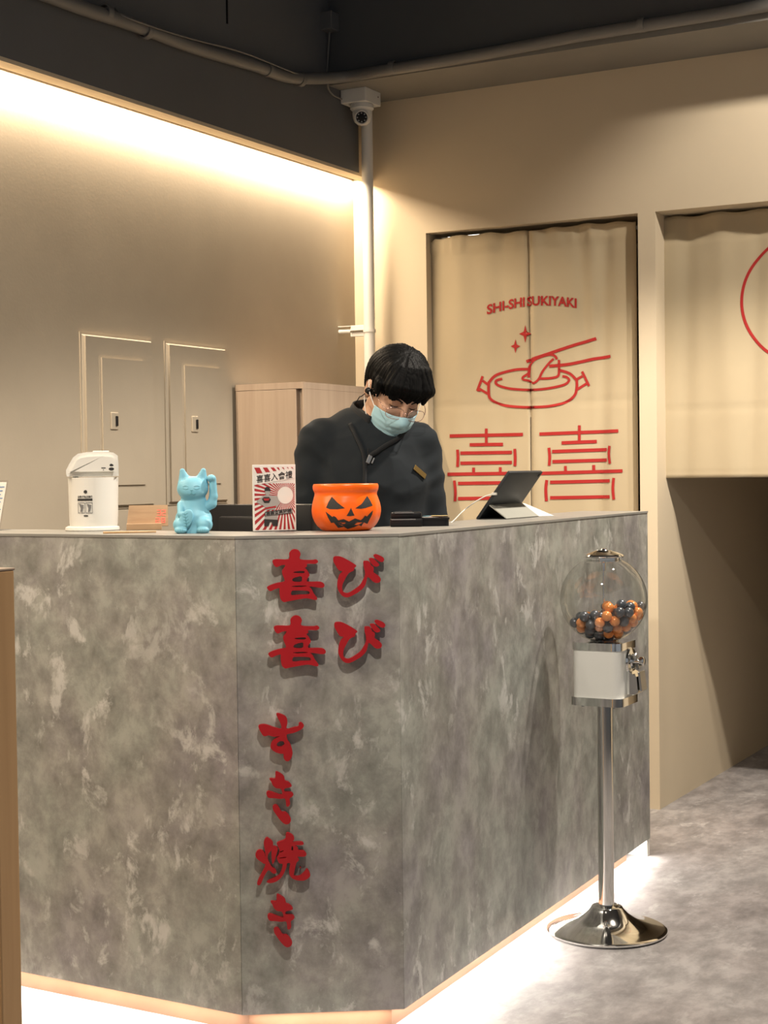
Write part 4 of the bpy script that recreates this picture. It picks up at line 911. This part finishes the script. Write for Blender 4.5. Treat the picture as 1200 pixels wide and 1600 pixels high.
for k, (x, y, r_, c_) in enumerate(((-.008, -.005, .2, (.7, .68, .62)), (.004, .004, -.3, (.55, .20, .15)), (-.004, .012, .5, (.18, .38, .45)), (.016, -.004, .1, (.70, .55, .25)))):
    b = bmesh.new(); box(b, -.020, .020, -.012, .012, .0212+.0012*k, .0222+.0012*k); b.transform(Matrix.Translation((x, y, 0)) @ Matrix.Rotation(r_, 4, 'Z')); tag(obj('paper_slip', b, mat('slip_%d' % k, c_, .6), None), ['cream paper slip at the bottom of the pile in the black tray', 'brick-red paper slip in the black tray', 'teal paper slip in the black tray', 'topmost ochre paper slip in the black tray'][k], 'paper slip', 'slips in the cash tray').matrix_world = LOCAL(ct)

# tablet on its folding cover
pb = onz(744.5, 811.5, TOP); ttop = onY(795, 736.5, pb.y)
tb = thing('tablet', 'black-cased tablet propped on a grey folding cover, seen from behind', 'tablet', pb)
lean = Vector((ttop.x-pb.x, 0, ttop.z-TOP)); Lt = lean.length; ld_ = lean.normalized(); wt = .235
nb = Vector((ld_.z, 0, -ld_.x))            # back side, towards the customer
def slab(name, x0, x1, y0, y1, t0, t1, m, t, bev=.002):
    b = bmesh.new(); box(b, x0, x1, y0, y1, t0, t1, bev); Mx = Matrix((ld_, (0, 1, 0), nb)).transposed().to_4x4(); b.transform(Mx); return A(name, b, m, 30, t)
slab('case', 0, Lt, 0, wt, -.004, .006, M['tabcase'], tb, .003)
slab('screen', .008, Lt-.008, .008, wt-.008, -.0046, -.0035, M['black'], tb, 0)
slab('camera_bump', Lt-.016, Lt-.006, wt-.02, wt-.008, .0055, .0075, M['black'], tb, .0008)
h0 = ld_*(Lt*.32)+nb*.007; fb = onz(782.5, 812.3, TOP)-pb; fb.y = .004
w2 = wt-.004
b = bmesh.new(); solid_quad(b, [Vector((h0.x, .003, h0.z)), Vector((fb.x, .003, .0008)), Vector((fb.x, w2, .0008)), Vector((h0.x, w2, h0.z))], .0025); A('support_flap', b, M['greycover'], None, tb)
b = bmesh.new(); solid_quad(b, [Vector((h0.x, w2, h0.z)), Vector((fb.x, w2, .0008)), Vector((fb.x+.030, w2+.045, .0008)), Vector((h0.x+.004, w2+.012, h0.z))], .0015); A('side_flap', b, M['palecover'], None, tb)
b = bmesh.new(); solid_quad(b, [Vector((.001, .004, .0006)), Vector((fb.x-.003, .004, .0006)), Vector((fb.x-.003, w2, .0006)), Vector((.001, w2, .0006))], .0015); A('cover_foot', b, M['tabcase'], None, tb)
pp = onY(770, 772, pb.y-.004); cs = [pp+Vector((.012, .001, .002)), pp, onY(757, 776, pb.y-.01), onY(740, 786, pb.y-.02), onY(722, 800, pb.y-.03), onz(707, 815, TOP+.002), onz(700, 816.5, TOP+.0)+Vector((-.03, .02, -.02))]
cb2 = thing('charging_cable', 'white charging cable running from the tablet down behind the ledge', 'cable', pp)
add('cable', tubebm(smoothpts(cs, 6), .0016, 8), M['white'], cb2, 60)
add('plug', boxbm(pp.x-.002, pp.x+.012, pp.y-.004, pp.y+.004, pp.z-.003, pp.z+.004, .001), M['white'], cb2)

# point-of-sale monitor on the lower worktop
y0 = 3.36; xa = onY(322, 790, y0).x; xb = onY(486, 790, y0).x; zt2 = onY(400, 788, y0).z
ps = thing('monitor', 'black point-of-sale monitor seen from behind, low behind the counter', 'monitor', ((xa+xb)/2, y0+.03, .90))
add('housing', boxbm(xa, xb, y0, y0+.028, .955, zt2, .005), M['black'], ps, 30)
add('rear_cover', boxbm(xa+.05, xb-.05, y0-.022, y0+.002, .975, zt2-.03, .008), M['black'], ps, 30)
add('screen', boxbm(xa+.01, xb-.01, y0+.0275, y0+.029, .965, zt2-.01), M['blackmatte'], ps)
add('neck', boxbm((xa+xb)/2-.03, (xa+xb)/2+.03, y0+.002, y0+.022, .91, .96, .003), M['black'], ps)
add('foot', boxbm((xa+xb)/2-.09, (xa+xb)/2+.09, y0-.05, y0+.08, .90, .912, .003), M['black'], ps)

# tilted sign at the left edge
p1 = onz(0, 829, TOP); q1 = onY(13, 751, p1.y+.03)
sg = thing('tilted_sign', 'leaning clear acrylic notice at the far left edge of the counter', 'sign', p1)
ax = Vector((-cxd.x, -cxd.y, 0)); upv = (q1-p1)
b = bmesh.new(); solid_quad(b, [Vector((0, 0, 0)), upv, upv+ax*.15, ax*.15], .003); A('acrylic_sheet', b, M['acrylic'], None, sg)
i_ = upv*.03+ax*.004
b = bmesh.new(); nn_ = upv.cross(ax).normalized()*-.0006
if nn_.y > 0: nn_ = -nn_
solid_quad(b, [i_+nn_, i_+nn_+upv*.94, i_+nn_+upv*.94+ax*.14, i_+nn_+ax*.14], .0004); A('paper', b, M['paper'], None, sg)
b = bmesh.new()
for k in range(9):
    t_ = .86-.075*k; o_ = upv*t_+ax*(.008+(.004*(k % 3)))+nn_*3.2; solid_quad(b, [o_, o_+upv*.018, o_+upv*.018+ax*.11, o_+ax*.11], .0002)
A('printed_lines', b, M['blueink'], None, sg)
b = bmesh.new(); box(b, -.15, .0, -.012, .04, 0, .003); b.transform(Matrix.Rotation(math.atan2(cxd.y, cxd.x), 4, 'Z')); A('stand_foot', b, M['acrylic'], None, sg)
# ------------------------------------------------------------------ the clerk
dv = ray(583, 741); dv.z = 0; dv.normalize(); TP = 4.42
PO = dv*TP; f0 = -dv; r0 = Vector((-dv.y, dv.x, 0))*-1          # r0: towards the picture's right
yw = math.radians(12); rv = r0*math.cos(yw)-f0*math.sin(yw)
clerk = thing('person', 'person in charcoal coat, glasses and blue face mask looking down behind the counter', 'person', (PO.x, PO.y, 0), math.atan2(rv.y, rv.x))
U = TP/F_PX
def px2(x, y): return (x-583)*U, CAM_Z-(y-741)*U*1.0
Rh = (Matrix.Rotation(math.radians(7), 3, 'Z') @ Matrix.Rotation(math.radians(36), 3, 'X') @ Matrix.Rotation(math.radians(9), 3, 'Y'))
hc = Vector((px2(618, 0)[0], -.070, px2(0, 597)[1]))
HO = hc-Rh @ Vector((0, .005, .035))
HS = .95
H = lambda x, y, z: HO+Rh @ Vector((x, y, z))*HS
RR = [list(r) for r in Rh]
def head_ell(F_, c, r, k=.01, op='+', R=None): F_.ell(H(*c), [v*HS for v in r], k, op, RR if R is None else R)
def head_cap(F_, a, b, r1, r2, k=.008, op='+'): F_.cap(H(*a), H(*b), r1*HS, r2*HS, k, op)
# body: one continuous surface (head, neck, trunk, arms, hands, legs)
SH_L = (-.158, .0, 1.350); EL_L = (-.192, .010, 1.105); WR_L = (-.115, -.205, .985)
SH_R = (.138, .0, 1.338); EL_R = (.168, .012, 1.095); WR_R = (.075, -.215, .985)
FB = Field((-.27, -.33, -.01), (.26, .17, 1.68), .0052)
FB.ell((0, .0, 1.22), (.135, .090, .19), .04); FB.ell((0, .005, 1.0), (.135, .088, .16), .05); FB.cap((-.12, .0, 1.352), (.10, .0, 1.340), .05, .05, .04)
FB.cap((.000, .015, 1.36), H(0, .025, -.055), .056, .052, .02)
for sh, el, wr, sx in ((SH_L, EL_L, WR_L, -1), (SH_R, EL_R, WR_R, 1)):
    FB.cap(sh, el, .044, .036, .02); FB.cap(el, wr, .036, .024, .012)
    w = Vector(wr); d = Vector((-.25*sx, -.93, -.16)).normalized(); side = Vector((d.y, -d.x, 0)).normalized()*(sx)   # thumb side points inwards
    side = Vector((-sx*.93, .25, 0)).normalized(); up = Vector((0, 0, 1))
    palm = w+d*.055; FB.cap(w, w+d*.045+side*.008, .021, .020, .01); FB.cap(w+d*.02+side*-.012, w+d*.075-side*.022, .013, .012, .01); FB.cap(w+d*.03+side*.012, w+d*.080+side*.020, .013, .012, .01); FB.cap(w+d*.03, w+d*.080, .014, .013, .01)
    for k, (of, ln) in enumerate(((-.029, .052), (-.010, .066), (.009, .070), (.027, .062))):
        a = w+d*.078+side*of; b1 = a+d*ln*.48+up*.004; b2 = b1+d*ln*.30-up*.012; b3 = b2+d*ln*.18-up*.012
        FB.cap(a, b1, .0092, .0086, .004); FB.cap(b1, b2, .0086, .008, .003); FB.cap(b2, b3, .008, .0068, .003)
    a = w+d*.022+side*.020; b1 = a+d*.028+side*.022-up*.008; b2 = b1+d*.030+side*.006-up*.010; FB.cap(a, b1, .0125, .0105, .006); FB.cap(b1, b2, .0105, .0085, .003)
for sx in (-1, 1):
    FB.cap((sx*.075, .0, .92), (sx*.085, -.012, .50), .072, .050, .03); FB.cap((sx*.085, -.012, .50), (sx*.09, .015, .09), .046, .032, .02); FB.cap((sx*.09, .02, .045), (sx*.10, -.12, .035), .030, .024, .02)
# head
head_ell(FB, (0, .008, .036), (.0755, .094, .086), .012)
head_ell(FB, (0, -.028, -.030), (.062, .062, .070), .03)
head_ell(FB, (0, -.045, -.078), (.040, .040, .036), .03); head_ell(FB, (0, -.068, -.100), (.018, .014, .013), .02)
for sx in (-1, 1):
    head_ell(FB, (sx*.036, -.064, -.030), (.022, .018, .018), .015)
    head_ell(FB, (sx*.032, -.098, .004), (.017, .015, .011), .010, '-'); head_ell(FB, (sx*.031, -.076, .001), (.0145, .0125, .0115), .003)
    head_ell(FB, (sx*.0775, .010, -.014), (.010, .021, .032), .006); head_ell(FB, (sx*.086, .004, -.012), (.006, .010, .016), .004, '-')
    head_cap(FB, (sx*.015, -.092, .018), (sx*.045, -.080, .020), .006, .005, .012)
head_cap(FB, (0, -.092, .006), (0, -.112, -.036), .008, .011, .010); head_ell(FB, (-.010, -.103, -.040), (.008, .008, .006), .006); head_ell(FB, (.010, -.103, -.040), (.008, .008, .006), .006)
head_ell(FB, (0, -.088, -.066), (.022, .012, .006), .006); head_ell(FB, (0, -.087, -.076), (.018, .012, .006), .005)
bodym = FB.mesh('body'); body = link('body', bodym, M['skin'], clerk, 180)
bodyT = BVHTree.FromPolygons([v.co for v in bodym.vertices], [tuple(q_.vertices) for q_ in bodym.polygons])

# trousers and shoes
FT = Field((-.22, -.14, .03), (.22, .14, 1.06), .008)
FT.ell((0, .004, .96), (.155, .105, .11), .03)
for sx in (-1, 1): FT.cap((sx*.078, .0, .93), (sx*.088, -.010, .50), .085, .064, .02); FT.cap((sx*.088, -.010, .50), (sx*.092, .012, .075), .062, .052, .02)
link('trousers', FT.mesh('trousers'), M['coatdark'], clerk, 180)
for sx in (-1, 1):
    FS = Field((-.07, -.22, .0), (.07, .10, .12), .005); FS.cap((0, .035, .045), (0, -.10, .035), .042, .036, .02); FS.cap((0, .03, .05), (0, .03, .085), .042, .040, .01)
    FS.ell((0, -.045, .006), (.048, .125, .012), .01)
    o = link('shoe', FS.mesh('shoe'), M['black'], clerk, 180); o.location = (sx*.094, 0, .008)

# coat
FC = Field((-.30, -.27, .84), (.30, .19, 1.50), .0048)
FC.ell((-.004, -.004, 1.225), (.170, .118, .185), .04); FC.ell((0, .0, 1.02), (.168, .120, .17), .05); FC.cap((0, 0, .86), (0, 0, .90), .12, .12, .05)
FC.cap((-.128, .006, 1.352), (.105, .006, 1.342), .058, .058, .05)
FC.cap((-.05, .016, 1.385), (.045, .016, 1.380), .050, .050, .04)
for sh, el, wr, sx in ((SH_L, EL_L, WR_L, -1), (SH_R, EL_R, WR_R, 1)):
    s0 = Vector(sh)+Vector((sx*-.004, 0, -.008)); FC.cap(s0, el, .060, .050, .020); FC.cap(el, wr, .050, .038, .012)
cm = FC.mesh('coat')
NRM = [v.normal.copy() for v in cm.vertices]
for v, vn in zip(cm.vertices, NRM):      # cloth folds
    p = v.co; arm = min(1, max(0, (abs(p.x)-.10)/.06))
    w1 = mnoise.noise(Vector((p.x*9+p.z*6, p.y*9, p.z*7-p.x*5))); w2 = mnoise.noise(Vector((p.x*16-p.z*22, p.y*14, p.z*13+p.x*9)))
    d = .0056*(1-abs(w1)*2)+.0012*(1-abs(w2)*2)
    d += arm*.0016*math.sin((p.z*1.0+p.y*.5-abs(p.x)*.8)*95+3*w1)
    v.co = p+vn*(d-.003)
coat = link('coat', cm, M['coat'], clerk, 180)
cT = BVHTree.FromPolygons([v.co for v in cm.vertices], [tuple(q_.vertices) for q_ in cm.polygons])
def oncoat(x, z, off=.001):
    h = cT.ray_cast(Vector((x, -.6, z)), Vector((0, 1, 0))); return h[0]+h[1]*off if h[0] else Vector((x, -.12, z))
# stand collar: a strip round the neck, open at the front
b = bmesh.new(); rows = []
na = 44; c0 = Vector((.006, .018, 0))
for j in range(7):
    t_ = j/6; row = []
    for i in range(na+1):
        a = math.radians(-48+ (360-48*1.2)*i/na-90+78)
        back = .5+.5*math.sin(a)
        rx_, ry_ = .086-.016*t_, .080-.010*t_
        z = 1.385+.012*back+t_*(.044+.022*back)-(.030*max(0, -math.sin(a))**1.5)*(1-t_*.2)
        lx = .012*t_; row.append(b.verts.new((c0.x+lx+rx_*math.cos(a), c0.y-.022*t_+ry_*math.sin(a), z)))
    rows.append(row)
for r1_, r2_ in zip(rows, rows[1:]):
    for i in range(na): b.faces.new((r1_[i], r1_[i+1], r2_[i+1], r2_[i]))
o = A('collar', b, M['coatdark'], 180, clerk); solidify(o, .005)
# crossing lapel and button line
def coatline(pts, r, name, m, n=6, off=.0005):
    P_ = [oncoat(*px2(x, y), off) for x, y in [(v.x, v.y) for v in smoothpts([(x, y, 0) for x, y in pts], n)]]
    return A(name, tubebm(P_, r, 6), m, 60, clerk)
def coatband(pts, w, name, m, off=.004):
    P_ = [oncoat(*px2(v.x, v.y), off) for v in smoothpts([(x, y, 0) for x, y in pts], 6)]; bb = bmesh.new(); A_, B_ = [], []
    for i, p_ in enumerate(P_):
        d = (P_[min(len(P_)-1, i+1)]-P_[max(0, i-1)]).normalized(); s_ = d.cross(Vector((0, -1, 0))).normalized()*w/2; A_.append(bb.verts.new(p_+s_)); B_.append(bb.verts.new(p_-s_))
    for i in range(len(P_)-1): bb.faces.new((A_[i], A_[i+1], B_[i+1], B_[i]))
    o = A(name, bb, m, 180, clerk); solidify(o, .004); return o
coatband([(541, 668), (548, 690), (555, 712), (556, 740), (554, 775), (553, 830)], .010, 'front_placket', M['coatdark'])
coatband([(628, 676), (612, 690), (590, 702), (565, 716)], .012, 'lapel_edge', M['coatdark'])
c_ = oncoat(*px2(563, 722), .006)
b = bmesh.new(); box(b, -.006, .006, -.004, .004, -.012, .012, .002); box(b, .009, .014, -.004, .004, -.008, .010, .002); b.transform(Matrix.Translation(c_) @ Matrix.Rotation(math.radians(25), 4, 'Y')); A('lapel_microphone', b, M['steel'], None, clerk)
coatline([(563, 705), (561, 722), (556, 742), (552, 762), (552, 800)], .0014, 'microphone_cord', M['black'], off=.006)
bx_, bz_ = px2(645, 742); c_ = oncoat(bx_, bz_, .004); nb_ = cT.ray_cast(Vector((bx_, -.6, bz_)), Vector((0, 1, 0)))[1]
b = bmesh.new(); box(b, -.0235, .0235, -.008, .008, -.0012, .0012, .0006); yv = nb_.cross(Vector((1, 0, 0))).normalized()*-1; xv = yv.cross(nb_).normalized(); 
if xv.x < 0: xv = -xv; yv = -yv
yv = nb_.cross(xv); b.transform(Matrix.Translation(c_) @ Matrix((xv, yv, nb_)).transposed().to_4x4() @ Matrix.Rotation(math.radians(-30), 4, 'Z')); A('name_badge', b, M['gold'], None, clerk)

# hair
FH = Field(tuple(hc-Vector((.16, .17, .17))), tuple(hc+Vector((.16, .17, .17))), .0030)
head_ell(FH, (0, .010, .046), (.0900, .102, .086), .01); head_ell(FH, (0, .050, .005), (.078, .065, .085), .03)
head_ell(FH, (0, -.125, -.040), (.074, .075, .072), .010, '-'); head_ell(FH, (0, .045, -.135), (.13, .115, .085), .012, '-')
for sx in (-1, 1): head_ell(FH, (sx*.099, .002, -.026), (.033, .038, .052), .008, '-')
rb = random.Random(11)
for i in range(22):                          # fringe locks
    x = -.062+.124*i/21; dx = .010*rb.uniform(-1, 1); tip = .021+rb.uniform(-.011, .009)+.00*abs(x); yb = -.066-.027*math.sqrt(max(0, 1-(x/.085)**2))
    head_cap(FH, (x*.8, yb+.045, .092), (x, yb+.010, .055), .012, .012, .018); head_cap(FH, (x, yb+.010, .055), (x+dx, yb+.001, tip), .0115, .0022, .009)
for sx in (-1, 1):
    for k in range(4): head_cap(FH, (sx*.078, -.048+.012*k, .04), (sx*.076, -.052+.014*k, -.004-.004*k), .012, .003, .006)
for i in range(0):                          # crown tufts
    a = rb.uniform(0, 6.283); e_ = rb.uniform(.15, 1.3); n_ = Vector((math.cos(a)*math.cos(e_), math.sin(a)*math.cos(e_), math.sin(e_))); p_ = Vector((n_.x*.088, .012+n_.y*.102, .048+n_.z*.088)); tdir = Vector((rb.uniform(-.3, .3), -1, -.2)); tdir = (tdir-n_*tdir.dot(n_)).normalized()
    a_ = p_-tdir*.028-n_*.008; b_ = p_+tdir*.030-n_*.001; head_cap(FH, tuple(a_), tuple(b_), .010, .003, .010)
hm = FH.mesh('hair')
NRM = [v.normal.copy() for v in hm.vertices]
for v, vn in zip(hm.vertices, NRM):
    q_ = Rh.transposed() @ (v.co-HO); an_ = math.atan2(q_.x, q_.y); v.co += vn*(.0034*mnoise.noise(Vector((an_*17, q_.z*10, q_.y*9)))+.0022*mnoise.noise(Vector((an_*34, q_.z*12, q_.y*12))))
link('hair', hm, M['hair'], clerk, 180)
# brows, lashes
b = bmesh.new()
def onface(x, z, off=.0008, tree=bodyT):
    o_ = H(x, -.25, z); d = Rh @ Vector((0, 1, 0)); h = tree.ray_cast(o_, d); return h[0]+h[1]*off if h[0] else H(x, -.09, z)
for sx in (-1, 1):
    tube(b, [onface(x, z) for x, z in [(sx*.014, .016), (sx*.028, .021), (sx*.046, .018)]], [.0022, .0028, .0014], 6)
A('eyebrows', b, M['hair'], 60, clerk)
b = bmesh.new()
for sx in (-1, 1): tube(b, [onface(x, z, .0012) for x, z in [(sx*.017, -.004), (sx*.025, -.0075), (sx*.034, -.0075), (sx*.043, -.003)]], [.0008, .0014, .0014, .0008], 6)
A('eyelashes', b, M['hair'], 60, clerk)
# mask: pleated sheet over nose, cheeks and chin
b = bmesh.new(); nu, nv = 40, 22; g = []
for j in range(nv+1):
    v_ = j/nv; row = []
    z = -.029-.093*v_
    for i in range(nu+1):
        u_ = -1+2*i/nu; a = u_*math.radians(74)
        yc = .105+.022*math.exp(-((v_-.20)/.22)**2)*math.exp(-(u_/.35)**2)-.030*max(0, v_-.45)**1.2-.010*(1-math.exp(-(u_/.6)**2))
        wx = .073-.014*max(0, v_-.35); x = math.sin(a)*wx; y = -(math.cos(a)**1.15)*(yc-.030)-.030
        pl_ = sum(.0022*math.exp(-((v_-c2)/.045)**2) for c2 in (.34, .54, .74)); y -= pl_*math.cos(a)
        zz = z+(.010*math.exp(-(u_/.30)**2)*(1-v_)*1.0)-(.004)*abs(u_)*(1-v_)+.012*abs(u_)**2*v_
        row.append(b.verts.new(H(x, y-.003, zz)))
    g.append(row)
for j in range(nv):
    for i in range(nu): b.faces.new((g[j][i], g[j][i+1], g[j+1][i+1], g[j+1][i]))
ends = [(g[1][0].co.copy(), g[nv-2][0].co.copy()), (g[1][nu].co.copy(), g[nv-2][nu].co.copy())]
mk = A('face_mask', b, M['maskblue'], 180, clerk); solidify(mk, .0015)
for k, sx in ((0, -1), (1, 1)):
    for e_, ear_ in ((ends[k][0], (sx*.084, .018, .010)), (ends[k][1], (sx*.083, .020, -.030))):
        m_ = (Vector(e_)+H(*ear_))/2+Rh @ Vector((sx*.006, 0, 0)); A('ear_loop', tubebm(smoothpts([e_, m_, H(*ear_)], 5), .0014, 6), M['paper'], 60, mk)
# spectacles
gl = bmesh.new(); yy = lambda x: -.106+.9*x*x*2.2
def lens(cx): return [(cx+.0265*math.copysign(abs(math.cos(a))**.75, math.cos(a)), -.012+.019*math.copysign(abs(math.sin(a))**.75, math.sin(a))) for a in [2*math.pi*k/36 for k in range(36)]]
fr = A('spectacles', (lambda bb: [tube(bb, [H(x, yy(x)-.010, z) for x, z in lens(sx*.034)], .0009, 6, closed=True) for sx in (-1, 1)] and bb)(bmesh.new()), M['pinkwire'], 60, clerk)
A('bridge', tubebm([H(-.0085, -.117, -.008), H(-.003, -.120, -.004), H(.003, -.120, -.004), H(.0085, -.117, -.008)], .0010, 6), M['pinkwire'], 60, fr)
for sx in (-1, 1):
    A('temple', tubebm(smoothpts([H(sx*.061, yy(.06)-.010, -.006), H(sx*.072, -.080, -.004), H(sx*.081, -.01, .004), H(sx*.083, .022, .006), H(sx*.081, .034, -.012)], 4), .0010, 6), M['pinkwire'], 60, fr)
    bb = bmesh.new(); lp = lens(sx*.034); bb.faces.new([bb.verts.new(H(x, yy(x)-.010, z)) for x, z in lp]); A('lens', bb, M['lens'], 'raw', fr)
# earpiece and its coiled cord to the collar
b = bmesh.new(); q_ = Matrix.Translation(H(-.084, -.004, -.014)) @ (Rh @ Vector((-1, -.3, 0))).to_track_quat('Z', 'Y').to_matrix().to_4x4(); lathe(b, [(0, -.004), (.009, -.004), (.010, .002), (.006, .008), (0, .009)], 16, q_)
ep = A('earpiece', b, M['black'], 40, clerk)
c1_ = px2(568, 630); A('earpiece_cord', tubebm(smoothpts([H(-.087, .004, -.03), H(-.088, .020, -.052), Vector((px2(566, 0)[0], .02, px2(0, 622)[1])), Vector((px2(560, 0)[0], .04, px2(0, 634)[1]))], 5), .0014, 6), M['black'], 60, ep)
